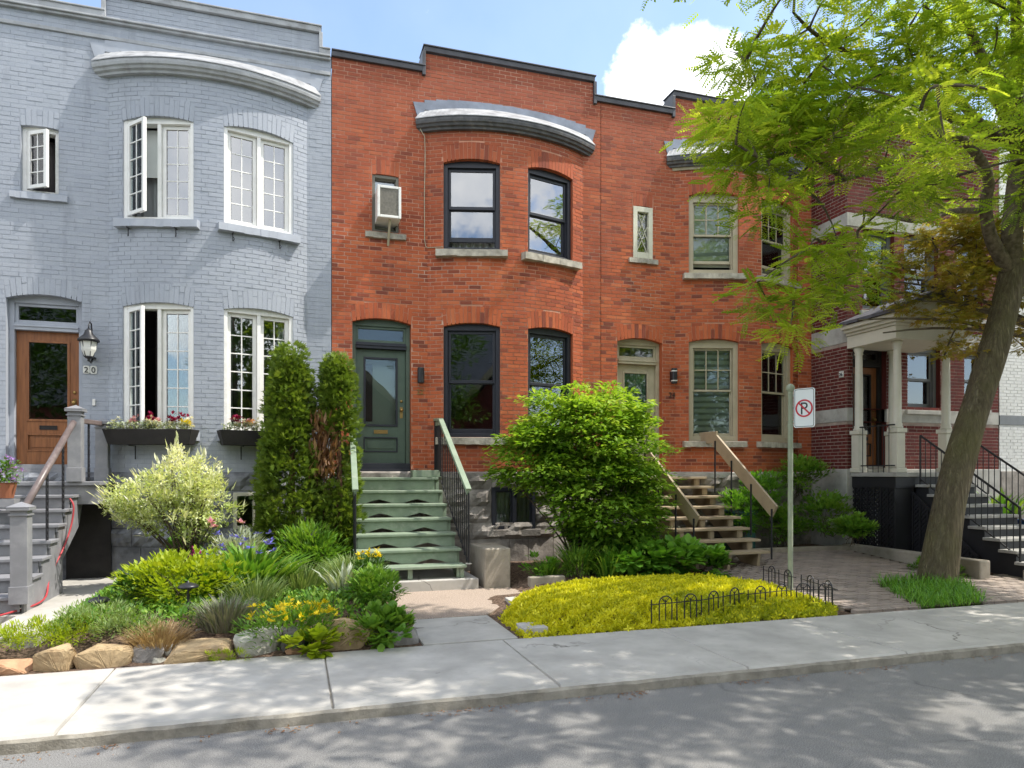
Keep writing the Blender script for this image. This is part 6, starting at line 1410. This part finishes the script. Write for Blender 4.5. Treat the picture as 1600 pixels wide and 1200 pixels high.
# ---------------- grass at the trunk and yellow groundcover (stuff)
TB = g_at(1467, 908)
n = 5200; a = rng.random(n) * 6.283; q = rng.random(n) ** .5; P = np.array([(x_, y_, 0.0) for x_, y_ in zip(rng.uniform(7.4, 9.6, n * 3), rng.uniform(YI, 8.65, n * 3)) if in_grass(x_ + rng.normal(0, .05), y_ + .02)])[:n]; n = len(P); P[:, 2] = [gz(x, y) for x, y in P[:, :2]]
d = rng.normal(0, .55, (n, 3)); d[:, 2] = 1; go = scatter('trunk_grass', T_BLADE, P, d, .05 + .17 * rng.random(n) ** 2, rng.random(n), 'leaf_hosta', None, kind='stuff'); tag(go, 'bright green grass growing round the foot of the tree', 'grass')
poly = [(2.27, YI + .03), (6.2, YI + .05), (6.5, 7.25), (6.62, 8.0), (6.72, 8.9), (6.2, 9.2), (4.6, 9.45), (3.7, 9.35), (2.9, 8.8), (2.3, 7.9)]
def inpoly(x, y):
    c = False; j = len(poly) - 1
    for i in range(len(poly)):
        (xi, yi), (xj, yj) = poly[i], poly[j]
        if (yi > y) != (yj > y) and x < (xj - xi) * (y - yi) / (yj - yi) + xi: c = not c
        j = i
    return c
def edge_d(x, y):
    b = 9
    for i in range(len(poly)):
        a, c = Vector(poly[i]), Vector(poly[(i + 1) % len(poly)]); d = c - a; t = max(0, min(1, (Vector((x, y)) - a).dot(d) / d.dot(d))); b = min(b, (Vector((x, y)) - a - d * t).length)
    return b
def sz_(x, y): e = edge_d(x, y); return gz(x, y) + .015 + .075 * sm(0, .3, e) + .028 * hash2(x * 3.3, y * 4.1) + .020 * hash2(x * 8.7 + 3, y * 7.3)
vs = []; fs = []; ix = {}; st_ = .06
for x in np.arange(2.2, 6.8, st_):
    for y in np.arange(YI, 9.55, st_):
        if inpoly(x, y): ix[(round(x / st_), round(y / st_))] = len(vs); vs.append((x, y, sz_(x, y) - .03))
for (i, j), k in ix.items():
    if all(q in ix for q in ((i + 1, j), (i + 1, j + 1), (i, j + 1))): fs.append((k, ix[(i + 1, j)], ix[(i + 1, j + 1)], ix[(i, j + 1)]))
sed = thing('sedum_carpet', 'bright yellow sedum carpet beside the path and pavement', 'groundcover', (4.3, 8, 0)); sed['kind'] = 'stuff'
MB().add(vs, fs).build('moss_base', 'soil', sed, smooth=True, fix=False, kind='stuff')
P = []; 
while len(P) < 46000:
    x, y = rng.uniform(2.2, 6.8), rng.uniform(YI - .08, 9.5)
    sp_ = .07 * max(0, hash2(x * 5.1, 1.3))
    if (inpoly(x, y) or (inpoly(x, y + sp_) and y > YI - .08)) and hash2(x * 2.1 + 7, y * 3.3) * .5 + hash2(x * 6.1, y * 4.7 + 2) * .5 > -.62: P.append((x, y))
P = np.array(P); Z = np.array([sz_(x, y) for x, y in P]); PP = np.column_stack([P, Z - .03 * rng.random(len(P))]); d = rng.normal(0, .5, PP.shape); d[:, 2] = 1
green = (P[:, 0] > 4.3) & (P[:, 1] < 7.5 + .25 * np.sin(P[:, 0] * 3)) & (rng.random(len(P)) < .75)
tn = np.clip(.5 + .35 * np.array([hash2(x * 1.9, y * 2.3) for x, y in P]) + rng.normal(0, .2, len(P)), 0, 1); upr = rng.normal(0, 1, PP.shape)
for k, mat in ((~green, 'leaf_sedum'), (green, 'leaf_sedum_green')): scatter('sprigs', T_ROS, PP[k], d[k], .025 + .055 * rng.random(k.sum()) ** 2, tn[k], mat, sed, up=upr[k], kind='stuff')
# ================================================================== TREES
def limb_from_px(pts, Y, radii):
    return [atY(u, v, y) for (u, v), y in zip(pts, Y)], radii
def resample(pts, rad, n=5):
    P = smooth_path(pts, n); r = np.interp(np.linspace(0, 1, len(P)), np.linspace(0, 1, len(rad)), rad); return P, list(r)
def bark_trunk(P, rad, name, parent, mat='bark', seg=28, ridge=.05):
    m = MB(); n = len(P); px = None
    for i, p in enumerate(P):
        d = (P[min(i + 1, n - 1)] - P[max(i - 1, 0)]).normalized()
        if px is None: px = Vector((1, 0, 0))
        px = (px - d * px.dot(d)).normalized(); py = d.cross(px)
        for k in range(seg):
            a = 2 * math.pi * k / seg; fl = 1 + ridge * (math.sin(a * 9 + i * .15) * .6 + math.sin(a * 5 - i * .22 + 1) * .5) + .03 * math.sin(i * .7 + a * 2)
            m.v.append(tuple(p + (px * math.cos(a) + py * math.sin(a)) * rad[i] * fl))
    for i in range(n - 1):
        for k in range(seg): m.f.append((i * seg + k, i * seg + (k + 1) % seg, (i + 1) * seg + (k + 1) % seg, (i + 1) * seg + k)); m.t.append(.5)
    return m.build(name, mat, parent, smooth=True, fix=False)
def grow_to(targets, nodes, rad0=.03):
    """join each clump to the nearest node already grown: curved twigs"""
    m = MB(); nodes = [np.array(q) for q in nodes]; order = np.argsort([min(np.linalg.norm(t - q) for q in nodes[::3]) for t in targets]); NA = np.array(nodes)
    for i in order:
        t = targets[i]; d = np.linalg.norm(NA - t, axis=1) + .5 * np.maximum(0, NA[:, 2] - t[2] - .3); j = int(np.argmin(d)); a = NA[j]; L = np.linalg.norm(t - a)
        mid = (a + t) / 2 + rng.normal(0, .10 * L, 3) + np.array((0, 0, .10 * L)); pts = [Vector(a * (1 - s) ** 2 + 2 * mid * s * (1 - s) + t * s * s) for s in np.linspace(0, 1, 5)]
        r = min(rad0, .010 + .012 * L); m.tube(pts, list(np.linspace(r, .004, 5)), 4, cap=False); NA = np.vstack([NA, np.array([list(q) for q in pts[2:]])])
    return m
def street_tree():
    t_ = thing('street_tree', 'leaning street tree with feathery bright green leaves beside the drive', 'tree', (TB.x, TB.y, 0), 'street trees'); Y0 = TB.y
    px = [(1462, 930), (1468, 880), (1484, 780), (1508, 690), (1536, 600), (1560, 520), (1580, 440), (1588, 400)]
    P, rad = resample([atY(u, v, Y0) for u, v in px], [.31, .26, .225, .21, .205, .20, .195, .18]); P[0].z = -.1; bark_trunk(P, rad, 'trunk', t_)
    limbs = [([(1580, 440), (1582, 350), (1592, 250), (1604, 150), (1622, 0), (1650, -160)], [Y0, Y0, Y0 + .1, Y0 + .2, Y0 + .2, Y0], [.17, .15, .13, .11, .08, .03]),
             ([(1574, 420), (1548, 370), (1540, 320), (1545, 285), (1532, 250), (1500, 215), (1460, 210), (1420, 235), (1370, 265), (1320, 280), (1262, 300)], [Y0, Y0, Y0 - .1, Y0 - .2, Y0 - .3, Y0 - .5, Y0 - .7, Y0 - .9, Y0 - 1.1, Y0 - 1.3, Y0 - 1.4], [.12, .10, .085, .08, .07, .06, .05, .04, .03, .022, .012]),
             ([(1588, 230), (1545, 205), (1500, 160), (1470, 130), (1440, 125)], [Y0 + .1, Y0, Y0 - .3, Y0 - .5, Y0 - .6], [.09, .075, .055, .04, .02]),
             ([(1590, 215), (1480, 180), (1400, 125), (1374, 122), (1330, 132), (1280, 145), (1225, 175), (1180, 200)], [Y0 + .1, Y0 - .3, Y0 - .7, Y0 - .8, Y0 - 1.0, Y0 - 1.2, Y0 - 1.4, Y0 - 1.5], [.085, .07, .055, .048, .04, .03, .022, .012]),
             ([(1400, 125), (1376, 118), (1355, 92), (1310, 75), (1270, 50), (1240, 20)], [Y0 - .7, Y0 - .8, Y0 - .9, Y0 - 1.0, Y0 - 1.1, Y0 - 1.2], [.05, .045, .04, .03, .02, .012]),
             ([(1545, 330), (1490, 330), (1440, 345), (1395, 340), (1350, 330)], [Y0, Y0 - .3, Y0 - .6, Y0 - .8, Y0 - 1.0], [.05, .04, .03, .022, .012]),
             ([(1320, 280), (1250, 235), (1200, 250), (1150, 225)], [Y0 - 1.3, Y0 - 1.4, Y0 - 1.5, Y0 - 1.6], [.03, .024, .018, .01])]
    nodes = []
    for li_, (pts, Y, r) in enumerate(limbs):
        if li_: Y = [y - .65 * i / (len(Y) - 1) - (.5 if li_ in (4, 6) else 0) for i, y in enumerate(Y)]
        P_, r_ = resample([atY(u, v, y) for (u, v), y in zip(pts, Y)], r, 6); m = MB(); m.tube(P_, r_, 10, cap=False); m.build('limb', 'limb', t_, smooth=True, fix=False); nodes += [list(q) for q in P_[4:]]
    top = atY(1592, 250, Y0)
    # limbs that arch over the pavement and the road, above the picture
    for e in ((7.6, 3.2, 7.4), (5.6, 4.3, 7.6), (10.0, 2.6, 7.6), (12.5, 5.0, 8.0), (4.8, 5.2, 7.8), (9.0, 6.0, 9.6), (12.5, 8.5, 8.0), (10.5, 8.4, 8.8)):
        e = Vector(e); mid = top.lerp(e, .5) + Vector((0, 0, .8)); P_ = [top.lerp(mid, s).lerp(mid.lerp(e, s), s) for s in np.linspace(0, 1, 14)]; m = MB(); m.tube(P_, list(np.linspace(.09, .02, 14)), 8, cap=False); m.build('limb', 'limb', t_, smooth=True, fix=False); nodes += [list(q) for q in P_[4:]]
    # clump centres through the crown
    bl = [(-400, 1330), (0, 1250), (60, 1118), (95, 1165), (150, 1150), (172, 1085), (200, 1090), (240, 1125), (300, 1165), (335, 1190), (430, 1172), (470, 1170), (505, 1215), (530, 1240)]
    C = []; tries = 0
    while len(C) < 470 and tries < 60000:
        tries += 1; d = rdir(1)[0]; q = rng.random() ** .45; c = np.array((8.4, 5.2, 6.5)) + d * q * np.array((5.4, 3.3, 3.3)) if rng.random() < .8 else np.array((12.3, 8.0, 7.4)) + d * q * np.array((2.6, 2.0, 2.4))
        if c[2] < 2.9 or (c[1] > 7.6 and c[0] < 10): continue
        u, v, D_ = proj(c)
        if D_ < 2.5: continue
        if -40 < v < 560 and u < 1640:
            lim = np.interp(v, [b[0] for b in bl], [b[1] for b in bl])
            if u < lim + 28 or v > 520 - .35 * max(0, u - 1240) + (80 if u < 1300 else 0): continue
            if v < 130 and u < 1330 and rng.random() < .72: continue
            if 1380 < u and v > 330: continue
            if 1165 < u < 1310 and 255 < v < 520 and rng.random() < .8: continue
            if rng.random() < .25: continue
            if 1480 < u < 1600 and v > 200 and D_ < 10.3 and rng.random() < .85: continue
            if D_ < 5.3 or (D_ < 6.3 and rng.random() < .5): continue
        elif v > -40 and u < 1640: continue
        elif u < 1640 and v < -40 and c[0] < 3.0: continue
        k_ = (c[2] - .1) / sdir.z; sx_, sy_ = c[0] - sdir.x * k_, c[1] - sdir.y * k_
        if 2.0 < sx_ < 7.0 and 7.0 < sy_ < 9.8 and rng.random() < .93: continue      # the groundcover lies in the sun
        C.append(c)
    # drooping sprays at the lower left edge of the crown, along the photo's outline
    for u, v in ((1110, 185), (1130, 205), (1150, 240), (1175, 200), (1190, 255), (1210, 220), (1160, 270), (1200, 300), (1235, 280), (1195, 330), (1185, 440), (1200, 470), (1240, 470), (1235, 510), (1290, 440), (1310, 380), (1340, 400), (1140, 80), (1165, 95), (1200, 85), (1235, 100), (1255, 130), (1180, 130), (1290, 90), (1320, 60)):
        C.append(np.array(atY(u, v, Y0 - 2.1 + rng.normal(0, .25))))
    k = 0
    while k < 85:      # the part of the crown that hangs towards the pavement and the drive
        u, v, y = rng.uniform(1090, 1640), rng.uniform(-40, 520), Y0 + rng.uniform(-2.7, .3); lim = np.interp(v, [b[0] for b in bl], [b[1] for b in bl])
        if u < lim + 35 or (u > 1360 and v > 320) or v > 520 - .5 * max(0, u - 1230) or (v < 150 and u < 1330 and rng.random() < .6) or (u > 1500 and v > 180 and rng.random() < .7) or (1165 < u < 1300 and 255 < v < 520 and rng.random() < .8): continue
        if y > Y0 - 1.6 and u < 1420: continue
        c = np.array(atY(u, v, y)); k_ = (c[2] - .1) / sdir.z; sx_, sy_ = c[0] - sdir.x * k_, c[1] - sdir.y * k_
        if 2.0 < sx_ < 7.0 and 7.0 < sy_ < 9.8 and rng.random() < .85: continue
        C.append(c); k += 1
    C = np.array(C); grow_to(list(C), nodes, .022).build('twigs', 'limb', t_, smooth=True, fix=False, kind='stuff')
    per = 50; n = len(C) * per; q = rdir(n); q[:, 2] *= .38; rad = rng.random((n, 1)) ** .5; cs = np.repeat(.28 + .24 * rng.random((len(C), 1)), per, 0); P = np.repeat(C, per, 0) + q * rad * cs; P[:, 2] -= .16 * (rad[:, 0] ** 2)
    O = q * np.array((1, 1, .5)) + rng.normal(0, .3, q.shape); O[:, 2] -= .12; tn = np.repeat(rng.random(len(C)), per) * .5 + .5 * rng.random(n)
    scatter('crown', T_FROND, P, O, .13 + .09 * rng.random(n), tn, 'leaf_locust', t_)
    # foliage of the trunk's own small shoots
street_tree()
def bronze_tree():
    t_ = thing('maple_tree', 'bronze and olive leaved tree in front of the dark brick house', 'tree', (13.6, 8.7, 0)); b = Vector((13.9, 8.8, 0))
    P, rad = resample([b, b + Vector((-.1, .0, 1.5)), b + Vector((-.3, .1, 3.2)), b + Vector((-.5, .1, 4.6)), b + Vector((-.4, .1, 6.2))], [.17, .13, .11, .09, .03]); bark_trunk(P, rad, 'trunk', t_, seg=16)
    nodes = [list(q) for q in P[6:]]
    for u, v, y in ((1340, 500, 9.2), (1400, 440, 9.3), (1440, 470, 9.0), (1380, 520, 9.1), (1500, 380, 9.2), (1340, 450, 9.4)):
        e = atY(u, v, y); a = P[12]; mid = a.lerp(e, .5) + Vector((0, 0, .5)); Q = [a.lerp(mid, s).lerp(mid.lerp(e, s), s) for s in np.linspace(0, 1, 10)]; m = MB(); m.tube(Q, list(np.linspace(.05, .012, 10)), 7, cap=False); m.build('limb', 'limb', t_, smooth=True, fix=False); nodes += [list(q) for q in Q[3:]]
    C = []
    ok = lambda u, v: (345 < v < 560) and u > np.interp(v, [345, 420, 470, 520, 560], [1470, 1380, 1290, 1340, 1350]) and not (v > 520 and 1410 < u < 1450)
    while len(C) < 170:
        c = np.array((rng.uniform(9.6, 14.5), rng.uniform(8.5, 10.0), rng.uniform(3.4, 6.6))); u, v, D_ = proj(c)
        if (u < 1600 and not ok(u, v)) or (v > 500 and rng.random() < .65): continue
        C.append(c)
    C = np.array(C); grow_to(list(C), nodes, .016).build('twigs', 'limb', t_, smooth=True, fix=False, kind='stuff')
    per = 60; n = len(C) * per; q = rdir(n); q[:, 2] *= .45; P = np.repeat(C, per, 0) + q * rng.random((n, 1)) ** .5 * .38; O = q + rng.normal(0, .3, q.shape); O[:, 2] -= .3
    scatter('crown', T_MAPLE, P, O, .07 + .05 * rng.random(n), np.repeat(rng.random(len(C)), per) * .6 + .4 * rng.random(n), 'leaf_bronze', t_)
bronze_tree()
# ================================================================== ACROSS THE STREET (seen mirrored in the panes, shades the road)
ah = thing('gabled_house', 'gabled house across the street, mirrored in the lower window glass', 'house', (.4, -12, 0)); m = MB(); m.box(-4.1, 4.9, -18, -11, -.1, 5.0); m.extr([(-4.1, 5.0), (4.9, 5.0), (.4, 9.2)], -18, -11.02); m.build('wall', 'brick_dark', ah)
m = MB()
for s_ in (-1, 1):
    e = .4 + s_ * 5.0; m.add([(e, -10.6, 4.6), (.4, -10.6, 9.4), (.4, -18.4, 9.4), (e, -18.4, 4.6), (e, -10.6, 4.85), (.4, -10.6, 9.65), (.4, -18.4, 9.65), (e, -18.4, 4.85)], [(0, 1, 5, 4), (4, 5, 6, 7), (0, 3, 2, 1), (0, 4, 7, 3)])
m.build('roof', 'slate', ah); 
for s_ in (-1, 1): m = MB(); m.bar((.4 + s_ * 5, -10.58, 4.7), (.4, -10.58, 9.5), .06, .3); m.build('bargeboard', 'step_tan', ah)
mh = thing('mansard_house', 'slate-roofed house behind the opposite gable, seen only mirrored', 'house', (-9, -22, 0)); m = MB(); m.box(-17, -1, -27, -20, -.1, 5.5); m.build('wall', 'brick_dark', mh); m = MB(); m.hexa([(-17.3, -27.2, 5.5), (-.7, -27.2, 5.5), (-.7, -19.7, 5.5), (-17.3, -19.7, 5.5), (-16, -25, 12), (-2, -25, 12), (-2, -21.5, 12), (-16, -21.5, 12)]); m.build('roof', 'slate', mh)
for x in (-2.4, .4, 3.2): boxp('window', 'frame_white', ah, x - .5, x + .5, -11, -10.95, 1.6, 3.4)
for i, (x, y, h, r, lab) in enumerate(((-12, -8.0, 11, 3.6, 'leftmost broad tree across the street, seen only mirrored'), (-5.5, -7.5, 12, 3.6, 'tree left of the gabled house across the street, seen mirrored'), (8.2, -7.4, 11, 3.4, 'tree right of the gabled house across the street, seen mirrored'), (14.5, -7, 12, 3.8, 'second tree right of the gabled house across the street, seen mirrored'), (21.5, -6.5, 12, 3.8, 'far right tree across the street, seen only mirrored'))):
    t_ = thing('opposite_tree', lab, 'tree', (x, y, 0), 'trees across the street'); m = MB(); m.tube([(x, y, -.1), (x + .1, y, h * .4), (x, y, h * .8)], [.25, .2, .06], 10); m.build('trunk', 'limb', t_, smooth=True); P, O, Tn, CC = clumps((x, y, h * .58), (r, r * .8, h * .44), 240, 60, .62, .7, .3); scatter('crown', T_LEAF, P, O, .17 + .12 * rng.random(len(P)), Tn, 'leaf_across', t_)
    grow_to(list(CC[::4]), [[x, y, h * k / 10] for k in range(3, 8)], .04).build('twigs', 'limb', t_, smooth=True, fix=False, kind='stuff')
# ================================================================== LOW FILL OF THE BED, LITTER AT THE KERB
n = 9000; X = rng.uniform(-2.35, 1.15, n * 2); Yv = rng.uniform(7.55, 11.4, n * 2); k = np.array([gz(x, y) > .12 and hash2(x * 1.7, y * 2.1) > -.45 for x, y in zip(X, Yv)]); X, Yv = X[k], Yv[k]; Z = np.array([gz(x, y) for x, y in zip(X, Yv)]) + .09 * rng.random(len(X))
d = rng.normal(0, .6, (len(X), 3)); d[:, 2] = .7; o = scatter('bed_groundcover', T_LEAF, np.column_stack([X, Yv, Z]), d, .035 + .05 * rng.random(len(X)), rng.random(len(X)), 'leaf_green', None, kind='stuff'); tag(o, 'low green leaves filling the garden bed between the plants', 'groundcover')
n = 1500; X = rng.uniform(-4, 12, n); Yv = YO - .05 - abs(rng.normal(0, .07, n)); k = np.array([hash2(x * .9, 2.2) + rng.normal(0, .3) > .15 for x in X]); X, Yv = X[k], Yv[k]
o = scatter('kerb_litter', T_LEAF, np.column_stack([X, Yv, np.full(len(X), -.094)]), rdir(len(X)) * np.array((1, 1, .15)), .012 + .022 * rng.random(len(X)), rng.random(len(X)), 'leaf_dry', None, kind='stuff'); tag(o, 'fallen brown seeds and leaf bits along the kerb', 'litter')
